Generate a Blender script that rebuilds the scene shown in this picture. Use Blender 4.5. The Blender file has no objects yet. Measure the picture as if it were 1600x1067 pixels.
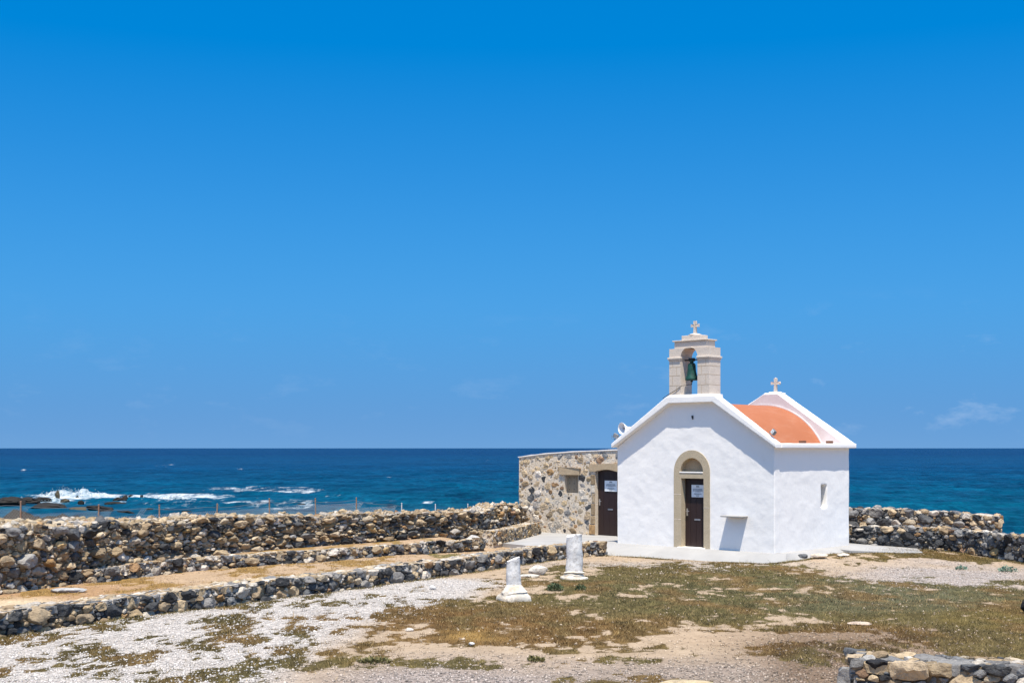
import bpy, bmesh, math, random
import numpy as np
from mathutils import Vector, Matrix, noise as mn
from mathutils.geometry import tessellate_polygon
R = math.radians
sc = bpy.context.scene
COL = sc.collection
rng = np.random.default_rng(7)
random.seed(7)
EYE = 2.9

# ------------------------------------------------------------------ helpers
def tag(o, label=None, cat=None, group=None, kind=None):
    if label: o['label'] = label
    if cat: o['category'] = cat
    if group: o['group'] = group
    if kind: o['kind'] = kind
    return o

def empty(name, loc, rz=0.0):
    o = bpy.data.objects.new(name, None); COL.objects.link(o)
    o.empty_display_size = .3
    o.location = loc; o.rotation_euler = (0, 0, rz)
    return o

class MB:
    """collects geometry, links it as ONE mesh object"""
    def __init__(s): s.v = []; s.f = []; s.m = []; s.c = []
    def add(s, verts, faces, mat=0, col=(.5, .5, .5)):
        n = len(s.v); s.v.extend([tuple(p) for p in verts])
        s.c.extend([col] * len(verts))
        for f in faces: s.f.append(tuple(i + n for i in f)); s.m.append(mat)
    def box(s, x0, x1, y0, y1, z0, z1, mat=0, col=(.5, .5, .5)):
        p = [(x0,y0,z0),(x1,y0,z0),(x1,y1,z0),(x0,y1,z0),(x0,y0,z1),(x1,y0,z1),(x1,y1,z1),(x0,y1,z1)]
        s.add(p, [(0,3,2,1),(4,5,6,7),(0,1,5,4),(1,2,6,5),(2,3,7,6),(3,0,4,7)], mat, col)
    def plate(s, outer, holes, y0, y1, mat=0, col=(.5,.5,.5)):
        """polygon in x,z with holes, thick from y0 to y1"""
        loops = [outer] + holes
        tris = tessellate_polygon([[Vector((a, b, 0)) for a, b in l] for l in loops])
        flat = [p for l in loops for p in l]; n = len(flat)
        vs = [(a, y0, b) for a, b in flat] + [(a, y1, b) for a, b in flat]
        fs = []
        for t in tris:
            a, b, c = [flat[i] for i in t]
            ar = (b[0]-a[0])*(c[1]-a[1]) - (c[0]-a[0])*(b[1]-a[1])
            t = tuple(t) if ar > 0 else tuple(reversed(t))
            fs.append(t); fs.append(tuple(n + i for i in reversed(t)))
        k = 0
        for li, l in enumerate(loops):
            m = len(l)
            A = sum(l[i][0]*l[(i+1)%m][1] - l[(i+1)%m][0]*l[i][1] for i in range(m))
            ccw = A > 0
            for i in range(m):
                a, b = k+i, k+(i+1) % m
                q = (a, a+n, b+n, b) if (ccw == (li == 0)) is False else (b, b+n, a+n, a)
                if li == 0: q = (b, a, a+n, b+n) if not ccw else (a, a+n, b+n, b)[::-1]
                else: q = (a, b, b+n, a+n)[::-1] if ccw else (a, b, b+n, a+n)
                fs.append(q)
            k += m
        s.add(vs, fs, mat, col)
    def tube(s, pts, r, n=8, mat=0, col=(.5,.5,.5), cap=True):
        pts = [Vector(p) for p in pts]; rs = r if isinstance(r, (list, tuple)) else [r]*len(pts)
        vs = []; fs = []
        for i, p in enumerate(pts):
            d = (pts[min(i+1, len(pts)-1)] - pts[max(i-1, 0)]).normalized()
            a = d.cross(Vector((0,0,1)) if abs(d.z) < .9 else Vector((1,0,0))).normalized(); b = d.cross(a)
            for k in range(n):
                t = 2*math.pi*k/n
                vs.append(p + (a*math.cos(t) + b*math.sin(t))*rs[i])
        for i in range(len(pts)-1):
            for k in range(n):
                fs.append((i*n+k, i*n+(k+1)%n, (i+1)*n+(k+1)%n, (i+1)*n+k))
        if cap: fs.append(tuple(range(n))[::-1]); fs.append(tuple((len(pts)-1)*n+k for k in range(n)))
        s.add(vs, fs, mat, col)
    def lathe(s, prof, n=24, cx=0, cy=0, mat=0, col=(.5,.5,.5), jit=0.0):
        vs = []; fs = []
        for r, z in prof:
            for k in range(n):
                t = 2*math.pi*k/n
                vs.append((cx+r*math.cos(t), cy+r*math.sin(t), z))
        m = len(prof)
        for i in range(m-1):
            for k in range(n):
                fs.append((i*n+k, i*n+(k+1)%n, (i+1)*n+(k+1)%n, (i+1)*n+k))
        fs.append(tuple(range(n))[::-1]); fs.append(tuple((m-1)*n+k for k in range(n)))
        if jit:
            vs = [Vector(v) + mn.noise_vector(Vector(v)*5+Vector((cx*9,3,1)))*jit + mn.noise_vector(Vector(v)*14)*jit*.4 for v in vs]
        s.add(vs, fs, mat, col)
    def build(s, name, mats, parent=None, smooth=False, bevel=0.0, colors=False):
        me = bpy.data.meshes.new(name); me.from_pydata(s.v, [], s.f)
        if not isinstance(mats, (list, tuple)): mats = [mats]
        for m in mats: me.materials.append(m)
        me.polygons.foreach_set('material_index', s.m)
        if smooth: me.polygons.foreach_set('use_smooth', [True]*len(s.f))
        if colors:
            at = me.color_attributes.new('col', 'FLOAT_COLOR', 'POINT')
            arr = np.ones((len(s.v), 4), np.float32); arr[:, :3] = np.array(s.c, np.float32)[:, :3]
            at.data.foreach_set('color', arr.ravel())
        me.update()
        o = bpy.data.objects.new(name, me); COL.objects.link(o)
        if parent: o.parent = parent
        if bevel:
            b = o.modifiers.new('bevel', 'BEVEL'); b.width = bevel; b.segments = 2; b.limit_method = 'ANGLE'
        return o

def bake(o):
    """apply the modifiers of o"""
    dg = bpy.context.evaluated_depsgraph_get(); dg.update()
    me = bpy.data.meshes.new_from_object(o.evaluated_get(dg))
    o.modifiers.clear(); o.data = me
    return o

# numpy value noise -------------------------------------------------
def _h(ix, iy, seed):
    n = (ix.astype(np.int64)*374761393 + iy.astype(np.int64)*668265263 + seed*974711) & 0x7fffffff
    n = ((n ^ (n >> 13))*1274126177) & 0x7fffffff
    n = n ^ (n >> 16)
    return (n & 0xffff)/65535.0
def vnoise(x, y, seed=0):
    ix = np.floor(x); iy = np.floor(y); fx = x-ix; fy = y-iy
    fx = fx*fx*(3-2*fx); fy = fy*fy*(3-2*fy)
    a = _h(ix, iy, seed); b = _h(ix+1, iy, seed); c = _h(ix, iy+1, seed); d = _h(ix+1, iy+1, seed)
    return (a*(1-fx)+b*fx)*(1-fy) + (c*(1-fx)+d*fx)*fy
def fbm(x, y, seed=0, oct=4, gain=.5):
    t = 0; a = 1; n = 0
    for i in range(oct):
        t = t + a*vnoise(x*2**i + 17.3*i, y*2**i - 9.1*i, seed+i); n += a; a *= gain
    return t/n
def sm(e0, e1, x):
    t = np.clip((x-e0)/(e1-e0), 0, 1); return t*t*(3-2*t)

def fast_mesh(name, V, F, mats, col=None, smooth=False, floats=None, cols=None):
    """big numpy meshes; F (n,k) with one k"""
    V = np.asarray(V, np.float32); F = np.asarray(F, np.int32); k = F.shape[1]
    me = bpy.data.meshes.new(name)
    me.vertices.add(len(V)); me.vertices.foreach_set('co', V.ravel())
    me.loops.add(F.size); me.loops.foreach_set('vertex_index', F.ravel())
    me.polygons.add(len(F)); me.polygons.foreach_set('loop_start', np.arange(0, F.size, k, dtype=np.int32))
    me.polygons.foreach_set('loop_total', np.full(len(F), k, np.int32))
    if smooth: me.polygons.foreach_set('use_smooth', np.ones(len(F), bool))
    for m in (mats if isinstance(mats, (list, tuple)) else [mats]): me.materials.append(m)
    me.update(calc_edges=True)
    for nm, c in ([('col', col)] if col is not None else []) + list((cols or {}).items()):
        at = me.color_attributes.new(nm, 'FLOAT_COLOR', 'POINT')
        a = np.ones((len(V), 4), np.float32); a[:, :3] = c; at.data.foreach_set('color', a.ravel())
    for nm, c in (floats or {}).items():
        at = me.attributes.new(nm, 'FLOAT', 'POINT'); at.data.foreach_set('value', np.asarray(c, np.float32))
    o = bpy.data.objects.new(name, me); COL.objects.link(o)
    return o

# ------------------------------------------------------------------ materials
class NT:
    def __init__(s, name):
        s.mat = bpy.data.materials.new(name); s.mat.use_nodes = True
        s.t = s.mat.node_tree; s.n = s.t.nodes; s.b = s.n['Principled BSDF']
    def node(s, typ, **kw):
        n = s.n.new(typ)
        for k, v in kw.items():
            if k.startswith('_'): setattr(n, k[1:], v)
            else: n.inputs[k.replace('__', ' ')].default_value = v
        return n
    def link(s, a, b): s.t.links.new(a, b)
    def coord(s, out='Object', scale=(1,1,1)):
        tc = s.node('ShaderNodeTexCoord'); mp = s.node('ShaderNodeMapping'); mp.inputs['Scale'].default_value = scale
        s.link(tc.outputs[out], mp.inputs['Vector']); return mp.outputs['Vector']
    def noise(s, vec, scale, detail=4, rough=.6):
        n = s.node('ShaderNodeTexNoise', Scale=scale, Detail=detail, Roughness=rough)
        s.link(vec, n.inputs['Vector']); return n.outputs['Fac']
    def ramp(s, fac, stops):
        r = s.node('ShaderNodeValToRGB'); e = r.color_ramp.elements
        while len(e) < len(stops): e.new(.5)
        for el, (p, c) in zip(e, stops): el.position = p; el.color = (*c, 1) if len(c) == 3 else c
        s.link(fac, r.inputs['Fac']); return r.outputs['Color']
    def mix(s, fac, a, b, mode='MIX'):
        m = s.node('ShaderNodeMix', _data_type='RGBA', _blend_type=mode)
        for sock, val in ((m.inputs[0], fac), (m.inputs[6], a), (m.inputs[7], b)):
            if hasattr(val, 'is_output') or isinstance(val, bpy.types.NodeSocket): s.link(val, sock)
            else: sock.default_value = val if isinstance(val, (int, float)) else (*val, 1)
        return m.outputs[2]
    def math(s, op, a, b=0.0, clamp=False):
        m = s.node('ShaderNodeMath', _operation=op, _use_clamp=clamp)
        for sock, val in ((m.inputs[0], a), (m.inputs[1], b)):
            if isinstance(val, bpy.types.NodeSocket): s.link(val, sock)
            else: sock.default_value = val
        return m.outputs[0]
    def attr(s, name):
        a = s.node('ShaderNodeAttribute', _attribute_name=name); return a
    def bump(s, h, strength=.4, dist=.02, normal=None):
        b = s.node('ShaderNodeBump', Strength=strength, Distance=dist); s.link(h, b.inputs['Height'])
        if normal: s.link(normal, b.inputs['Normal'])
        return b.outputs['Normal']
    def fin(s, color=None, rough=.85, normal=None, spec=.3):
        if color is not None:
            if isinstance(color, bpy.types.NodeSocket): s.link(color, s.b.inputs['Base Color'])
            else: s.b.inputs['Base Color'].default_value = (*color, 1)
        if isinstance(rough, bpy.types.NodeSocket): s.link(rough, s.b.inputs['Roughness'])
        else: s.b.inputs['Roughness'].default_value = rough
        s.b.inputs['Specular IOR Level'].default_value = spec
        if normal: s.link(normal, s.b.inputs['Normal'])
        return s.mat

def simple(name, c1, c2, scale=6, rough=.85, bump=.3, bd=.01, spec=.3, metal=0, stretch=(1,1,1)):
    t = NT(name); v = t.coord(scale=stretch); n = t.noise(v, scale, 6, .65)
    col = t.ramp(n, [(.3, c1), (.7, c2)])
    t.b.inputs['Metallic'].default_value = metal
    return t.fin(col, rough, t.bump(t.noise(v, scale*5, 5), bump, bd), spec)

def m_plaster():
    t = NT('whitewash plaster'); v = t.coord()
    a = t.noise(v, 1.3, 6, .6); b = t.noise(v, 22, 5, .7)
    col = t.mix(t.math('MULTIPLY', b, .8), (.87, .845, .805), (.805, .78, .745))
    st = t.ramp(t.noise(t.coord(scale=(2.2, 2.2, .5)), 1.7, 7, .7), [(.58, (0,0,0)), (.8, (1,1,1))])
    col = t.mix(t.math('MULTIPLY', st, .35), col, (.68, .65, .60))
    sp_ = t.node('ShaderNodeSeparateXYZ'); t.link(v, sp_.inputs['Vector'])
    zz_ = t.math('ADD', sp_.outputs['Z'], t.math('MULTIPLY', t.noise(v, 3.5, 7, .7), .5))
    sb_ = t.ramp(zz_, [(.20, (1,1,1)), (.62, (0,0,0))])
    col = t.mix(t.math('MULTIPLY', sb_, .22), col, (.60, .54, .46))
    h = t.math('ADD', t.math('MULTIPLY', a, .6), t.math('MULTIPLY', b, .35))
    return t.fin(col, .9, t.bump(h, .27, .03), .2)
def m_pinkwhite():
    return simple('weathered limewash', (.58, .515, .505), (.66, .605, .595), 3, .9, .3, .01)
def m_vault():
    t = NT('terracotta render'); v = t.coord()
    n = t.noise(v, 1.6, 6, .6); n2 = t.noise(v, 30, 4, .6)
    col = t.mix(n, (.33, .106, .044), (.41, .148, .070))
    col = t.mix(t.math('MULTIPLY', t.ramp(t.noise(t.coord(scale=(1,.4,1)), 3, 8, .75), [(.5, (0,0,0)), (.75, (1,1,1))]), .45), col, (.46, .235, .15)); col = t.mix(t.math('MULTIPLY', n2, .3), col, (.33, .12, .06))
    return t.fin(col, .8, t.bump(n2, .25, .01), .25)
def m_sand(name='sandstone', c1=(.43,.35,.23), c2=(.57,.475,.34), sc_=4):
    t = NT(name); v = t.coord()
    col = t.mix(t.noise(v, sc_, 6, .65), c1, c2)
    sp = t.ramp(t.noise(v, 40, 4, .7), [(.35, (.55,.55,.55)), (.6, (1,1,1))])
    col = t.mix(.5, col, sp, 'MULTIPLY')
    return t.fin(col, .9, t.bump(t.noise(v, 30, 6, .7), .4, .02), .2)
def m_stone():
    t = NT('field stone'); v = t.coord()
    c = t.attr('col').outputs['Color']
    n1 = t.ramp(t.noise(v, 11, 8, .75), [(.30, (.30,.28,.27)), (.48, (.92,.91,.9)), (.72, (1.38,1.35,1.28))])
    col = t.mix(.85, c, n1, 'MULTIPLY')
    li = t.ramp(t.noise(v, 17, 6, .75), [(.6, (0,0,0)), (.72, (1,1,1))])
    col = t.mix(t.math('MULTIPLY', li, .45), col, (.46, .42, .36))
    h = t.math('ADD', t.noise(v, 12, 8, .75), t.math('MULTIPLY', t.noise(v, 45, 4, .7), .35))
    return t.fin(col, .92, t.bump(h, .8, .06), .2)
def m_mortar(name, c1, c2):
    t = NT(name); v = t.coord(); n = t.noise(v, 14, 7, .75)
    col = t.ramp(n, [(.3, c1), (.7, c2)])
    return t.fin(col, .95, t.bump(t.noise(v, 25, 6, .75), 1.0, .06), .1)
def m_door():
    t = NT('dark stained door'); v = t.coord()
    n = t.noise(t.coord(scale=(14, 14, .6)), 4, 5, .6)
    col = t.mix(n, (.020, .011, .010), (.034, .018, .016))
    return t.fin(col, .45, t.bump(n, .2, .004), .4)
def m_ground():
    t = NT('ground'); v = t.coord()
    base = t.attr('base').outputs['Color']; gc = t.attr('gcol').outputs['Color']
    g = t.attr('grass').outputs['Fac']; gv = t.attr('gravel').outputs['Fac']
    # gravel chips
    vo = t.node('ShaderNodeTexVoronoi', Scale=26.0, _feature='F1'); t.link(v, vo.inputs['Vector'])
    sp = t.ramp(vo.outputs['Color'], [(.0, (.30,.28,.27)), (.35, (.80,.78,.76)), (.75, (1.14,1.12,1.1)), (1, (1.38,1.36,1.34))])
    fine = t.ramp(t.noise(v, 20, 6, .75), [(.3, (.66,.64,.62)), (.65, (1.1,1.1,1.1))])
    med = t.ramp(t.noise(v, 2.2, 6, .65), [(.3, (.66,.63,.60)), (.65, (1.12,1.12,1.12))])
    c = t.mix(t.math('MULTIPLY', gv, .8), base, sp, 'MULTIPLY')
    c = t.mix(.75, c, fine, 'MULTIPLY')
    c = t.mix(.6, c, med, 'MULTIPLY')
    # grass mask with broken edge
    e = t.math('ADD', g, t.math('MULTIPLY', t.math('SUBTRACT', t.noise(v, 7, 8, .8), .5), 1.9))
    m = t.ramp(e, [(.40, (0,0,0)), (.66, (1,1,1))])
    gf = t.ramp(t.noise(v, 34, 5, .8), [(.3, (.35,.35,.32)), (.55, (.95,.95,.95)), (.75, (1.5,1.45,1.3))])
    gg = t.mix(.9, gc, gf, 'MULTIPLY')
    c = t.mix(m, c, gg)
    h = t.math('ADD', t.math('MULTIPLY', vo.outputs['Distance'], .5), t.noise(v, 24, 6, .8))
    return t.fin(c, .95, t.bump(h, .7, .03), .1)
def m_grass():
    t = NT('dry grass blades'); return t.fin(t.attr('col').outputs['Color'], .8, None, .15)
def m_pebble():
    t = NT('pebbles'); return t.fin(t.attr('col').outputs['Color'], .9, None, .2)
def m_marble():
    t = NT('weathered marble'); v = t.coord()
    n = t.noise(v, 5, 8, .7)
    col = t.ramp(n, [(.3, (.50,.44,.39)), (.5, (.76,.73,.69)), (.75, (.80,.78,.75))])
    pit = t.ramp(t.noise(v, 13, 9, .78), [(.34, (.40,.37,.34)), (.50, (1,1,1))])
    col = t.mix(.7, col, pit, 'MULTIPLY')
    return t.fin(col, .8, t.bump(t.noise(v, 18, 8, .75), .7, .03), .25)
def m_marble_base():
    t = NT('yellowed marble'); v = t.coord()
    n = t.noise(v, 4, 8, .7)
    col = t.ramp(n, [(.3, (.46,.36,.25)), (.5, (.62,.56,.47)), (.75, (.70,.67,.62))])
    return t.fin(col, .85, t.bump(t.noise(v, 14, 8, .75), .7, .03), .2)
def m_concrete():
    t = NT('pale concrete'); v = t.coord()
    a = t.noise(v, 1.1, 7, .65); b = t.noise(v, 30, 5, .7)
    col = t.ramp(a, [(.3, (.30,.292,.282)), (.7, (.385,.375,.36))])
    col = t.mix(t.math('MULTIPLY', b, .35), col, (.34,.33,.315))
    return t.fin(col, .9, t.bump(b, .3, .01), .2)
def m_sea():
    t = NT('sea water'); v = t.coord()
    near = t.attr('near').outputs['Fac']; foam = t.attr('foam').outputs['Fac']
    deep = t.ramp(near, [(0, (.0001,.0150,.066)), (.35, (.0002,.032,.088)), (.72, (.0004,.060,.104)), (1, (.022,.066,.09))])
    vs = t.coord(scale=(.35, 1, 1))
    big = t.ramp(t.noise(t.coord(scale=(1, .7, 1)), .03, 12, .78), [(.36, (.34,.42,.50)), (.60, (1.3,1.24,1.2))])  # bright and dark wave streaks multiplied into the water colour; sml, gr, ms_ likewise
    col = t.mix(.8, deep, big, 'MULTIPLY')
    sml = t.ramp(t.noise(t.coord(scale=(1, .45, 1)), 1.1, 7, .75), [(.36, (.50,.57,.64)), (.62, (1.28,1.22,1.17))])
    col = t.mix(.75, col, sml, 'MULTIPLY')
    gr = t.ramp(t.noise(t.coord(scale=(1, .13, 1)), 1.7, 4, .7), [(.36, (.60,.66,.72)), (.62, (1.26,1.22,1.18))])
    col = t.mix(.9, col, gr, 'MULTIPLY')
    e = t.math('ADD', foam, t.math('MULTIPLY', t.math('SUBTRACT', t.noise(t.coord(scale=(1,.5,1)), .7, 9, .78), .5), 2.6))
    fm = t.ramp(e, [(.55, (0,0,0)), (1.0, (1,1,1))])
    col0 = col
    ro = t.mix(fm, (.28,.28,.28), (.9,.9,.9))
    ms_ = t.ramp(t.noise(t.coord(scale=(1, .4, 1)), .22, 8, .72), [(.38, (.42,.50,.58)), (.58, (1.2,1.16,1.12))])
    col = t.mix(fm, t.mix(.85, col0, ms_, 'MULTIPLY'), (.44,.48,.50))
    h = t.math('ADD', t.math('MULTIPLY', t.noise(vs, .35, 4, .6), 1.0), t.math('MULTIPLY', t.noise(vs, 1.6, 5, .65), .35))
    t.b.inputs['Specular Tint'].default_value = (.12, .70, 1, 1)
    return t.fin(col, ro, t.bump(h, .6, .8), .012)
def m_foam():
    t = NT('sea foam'); v = t.coord()
    n = t.ramp(t.noise(v, 1.5, 8, .8), [(.34, (.08,.20,.27)), (.47, (.30,.37,.41)), (.64, (.60,.62,.63))])
    return t.fin(n, .9, t.bump(t.noise(v, 3, 7, .8), .6, .3), .2)
def m_rock(name, c1, c2):
    t = NT(name); v = t.coord()
    col = t.ramp(t.noise(v, 2.5, 8, .75), [(.3, c1), (.7, c2)])
    return t.fin(col, .8, t.bump(t.noise(v, 5, 8, .75), 1, .15), .3)

M = dict(
    plaster=m_plaster(), pink=m_pinkwhite(), vault=m_vault(), sand=m_sand(),
    belfry=m_sand('pale limestone blocks', (.60,.51,.42), (.74,.65,.555), 3.5),
    stone=m_stone(), mortar_dark=m_mortar('earth and rubble fill', (.10,.07,.045), (.34,.25,.16)),
    mortar_pale=m_mortar('pale lime mortar', (.64,.525,.40), (.78,.68,.55)),
    door=m_door(), ground=m_ground(), grass=m_grass(), pebble=m_pebble(), marble=m_marble(), marble_base=m_marble_base(),
    concrete=m_concrete(), sea=m_sea(), foam=m_foam(),
    black_rock=m_rock('wet black rock', (.006,.006,.005), (.034,.028,.022)),
    brown_rock=m_rock('brown shore rock', (.035,.028,.017), (.13,.105,.065)),
    steel=simple('brushed steel', (.55,.55,.55), (.7,.7,.7), 20, .35, .1, .002, .5, 1),
    grey_paint=simple('grey painted metal', (.13,.135,.14), (.2,.205,.21), 12, .5, .1, .003),
    dark_metal=simple('dark iron', (.012,.014,.016), (.03,.032,.034), 20, .5, .2, .003),
    glass=simple('lamp glass', (.35,.38,.4), (.5,.52,.54), 5, .1, 0, .001, .6),
    verdigris=simple('verdigris bronze', (.002,.018,.016), (.014,.09,.07), 9, .55, .2, .004, .3),
    horn=simple('white horn enamel', (.75,.76,.78), (.82,.82,.83), 8, .4, .05, .002),
    paper=simple('white notice board', (.70,.74,.76), (.78,.80,.82), 8, .6, .02, .001),
    ink=simple('grey print', (.10,.12,.14), (.16,.18,.2), 40, .7, 0, .001),
    lintel=m_sand('tan lintel stone', (.40,.29,.18), (.56,.44,.29), 6),
    wood=simple('weathered shutter board', (.26,.20,.135), (.38,.31,.22), 5, .85, .3, .006, .2, 0, (10,10,1)),
    rust=simple('rusty post', (.24,.12,.07), (.42,.25,.16), 15, .8, .3, .004),
    pale_post=simple('pale painted post', (.55,.52,.5), (.7,.68,.66), 15, .7, .2, .003),
    wire=simple('galvanised wire', (.16,.16,.17), (.24,.24,.25), 30, .5, 0, .001, .4, .3),
    leaf=simple('grey green leaf', (.05,.075,.035), (.10,.13,.06), 9, .7, 0, .001),
    leaf_blue=simple('bluish green leaf', (.10,.18,.13), (.19,.28,.21), 9, .7, 0, .001),
    weed=simple('olive weed leaf', (.10,.095,.035), (.18,.155,.06), 9, .8, 0, .001),
    tile=simple('brown drain tile', (.12,.05,.03), (.2,.09,.05), 20, .8, .2, .003),
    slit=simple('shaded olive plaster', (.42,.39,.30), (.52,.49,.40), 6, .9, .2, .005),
)

# ------------------------------------------------------------------ layout lines (world metres, eye above the origin)
FRONT = [(-13.2,15.0),(-11.2,18.0),(-8.66,21.64),(-7.92,22.75),(-6.72,24.45),(-5.89,25.7),(-5.1,26.8),(-4.35,27.75),(-3.6,28.75),(-2.58,30.4),(-.96,32.8),(.35,35.0),(1.46,36.5),(2.80,37.9)]
SECOND = [(-9.25,26.75),(-8.69,27.25),(-8.12,28.6),(-7.47,29.7),(-6.13,31.0),(-4.64,32.3),(-3.98,33.1),(-3.06,34.5),(-1.6,36.75),(-.8,37.85)]
TALL = [(-13.4,19.4),(-11.6,22.2),(-9.95,24.85),(-8.9,27.6),(-8.15,29.5),(-7.5,30.7),(-6.45,32.5),(-5.0,34.15),(-3.8,35.45),(-2.3,37.4),(-1.1,39.1),(-.35,41.6),(.5,44.7)]
COASTLINE = [(-60,-60)] + [(-13.4,19.4)] + TALL[2:] + [(3.5,48.5),(9,46.5),(13,44.5),(16.5,42.5),(17.8,37),(18.5,28),(21,10),(30,-60)]

def sdist(path, X, Y):
    """signed distance to a polyline, positive on its left side"""
    best = np.full(X.shape, 1e9); sg = np.ones(X.shape)
    for (ax, ay), (bx, by) in zip(path[:-1], path[1:]):
        dx, dy = bx-ax, by-ay; L2 = dx*dx+dy*dy
        t = np.clip(((X-ax)*dx+(Y-ay)*dy)/L2, 0, 1)
        qx, qy = X-(ax+t*dx), Y-(ay+t*dy); d = np.hypot(qx, qy)
        s = np.where(dx*qy-dy*qx > 0, 1.0, -1.0)
        m = d < best-1e-9; best = np.where(m, d, best); sg = np.where(m, s, sg)
    return best*sg

CX, CY = 3.234, 39.2                     # chapel origin: foot of the facade's left corner
W = 5.534; CROT = math.atan2(-.68667, .72697)
ux, uy = math.cos(CROT), math.sin(CROT); vx, vy = -uy, ux
def chap(x, y, z=0): return (CX+x*ux+y*vx, CY+x*uy+y*vy, z)
def px2w(px, py, z):
    d = (EYE-z)*2000/(py-700); return ((px-800)/2000*d, d)

def height(X, Y):
    f = sdist(FRONT + [(5.5,41.2),(14,52)], X, Y)
    s = sdist([(-14.5,18.5),(-11.0,24.0)] + SECOND + [(-.4,38.4),(-.2,39.2),(2,44),(8,54)], X, Y)
    c = sdist(COASTLINE, X, Y)
    z = -.27 + .035*(fbm(X*.5, Y*.5, 3, 4)-.5)*2 + .02*(fbm(X*2, Y*2, 5, 3)-.5)
    terr = .05 - .18*sm(-4, -.4, X) + .05*(fbm(X*.9, Y*.9, 8, 4)-.5)
    z = z*(1-sm(.38, .62, f)) + terr*sm(.38, .62, f)
    up = np.where(X > -9.4, .30-.45*sm(-2.2, -.7, X), .05)
    z = np.where(f > .5, z*(1-sm(.2, .42, s)) + up*sm(.2, .42, s), z)
    # ground rises to the pavement right of the chapel
    k = sm(5.2, 8.6, X)*sm(33.6, 36.4, Y)*(1-sm(11, 14, X)*.7)
    z = z + .17*k
    cc = c*np.where(X > 6, 1.45, 1.0)
    prof = np.interp(cc, [-1, .3, 4, 18, 36, 60, 120], [0, 0, -.45, -1.3, -2.1, -3.6, -6])
    bw = sm(-.1, .6, c)
    z = z*(1-bw) + (prof-.05 + .25*(fbm(X*.4, Y*.4, 21, 5)-.5)*sm(2, 10, c))*bw
    # rocky headland at the far left
    for hx, hy, hr, hh in ((-34,84,6.5,.85),(-29.5,82.5,4.5,.62),(-42,82,8,.95)):
        d = np.hypot((X-hx)/1.25, (Y-hy)*1.0)/hr
        z = np.where(c > 3, z + (1-sm(.2, 1, d))*(1.2*hh+1.3*(fbm(X*.35, Y*.35, 31, 5)-.5)+1.1*(fbm(X*1.1, Y*1.1, 33, 4)-.5)), z)
    # earth and rubble banked up behind the left end of the tall wall
    d = np.hypot((X+13.2)/4.2, (Y-30.2)/4.6)
    z = np.where(c > 1.3, z + (1-sm(.15, 1, d))*(1.62+.5*(fbm(X*.9, Y*.9, 37, 4)-.5)), z)
    return z

# ------------------------------------------------------------------ ground: one sheet, fine where the photo looks
def el(x, y, cx, cy, rx, ry): return np.clip(1.6-1.6*np.hypot((x-cx)/rx, (y-cy)/ry), 0, 1)

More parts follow.
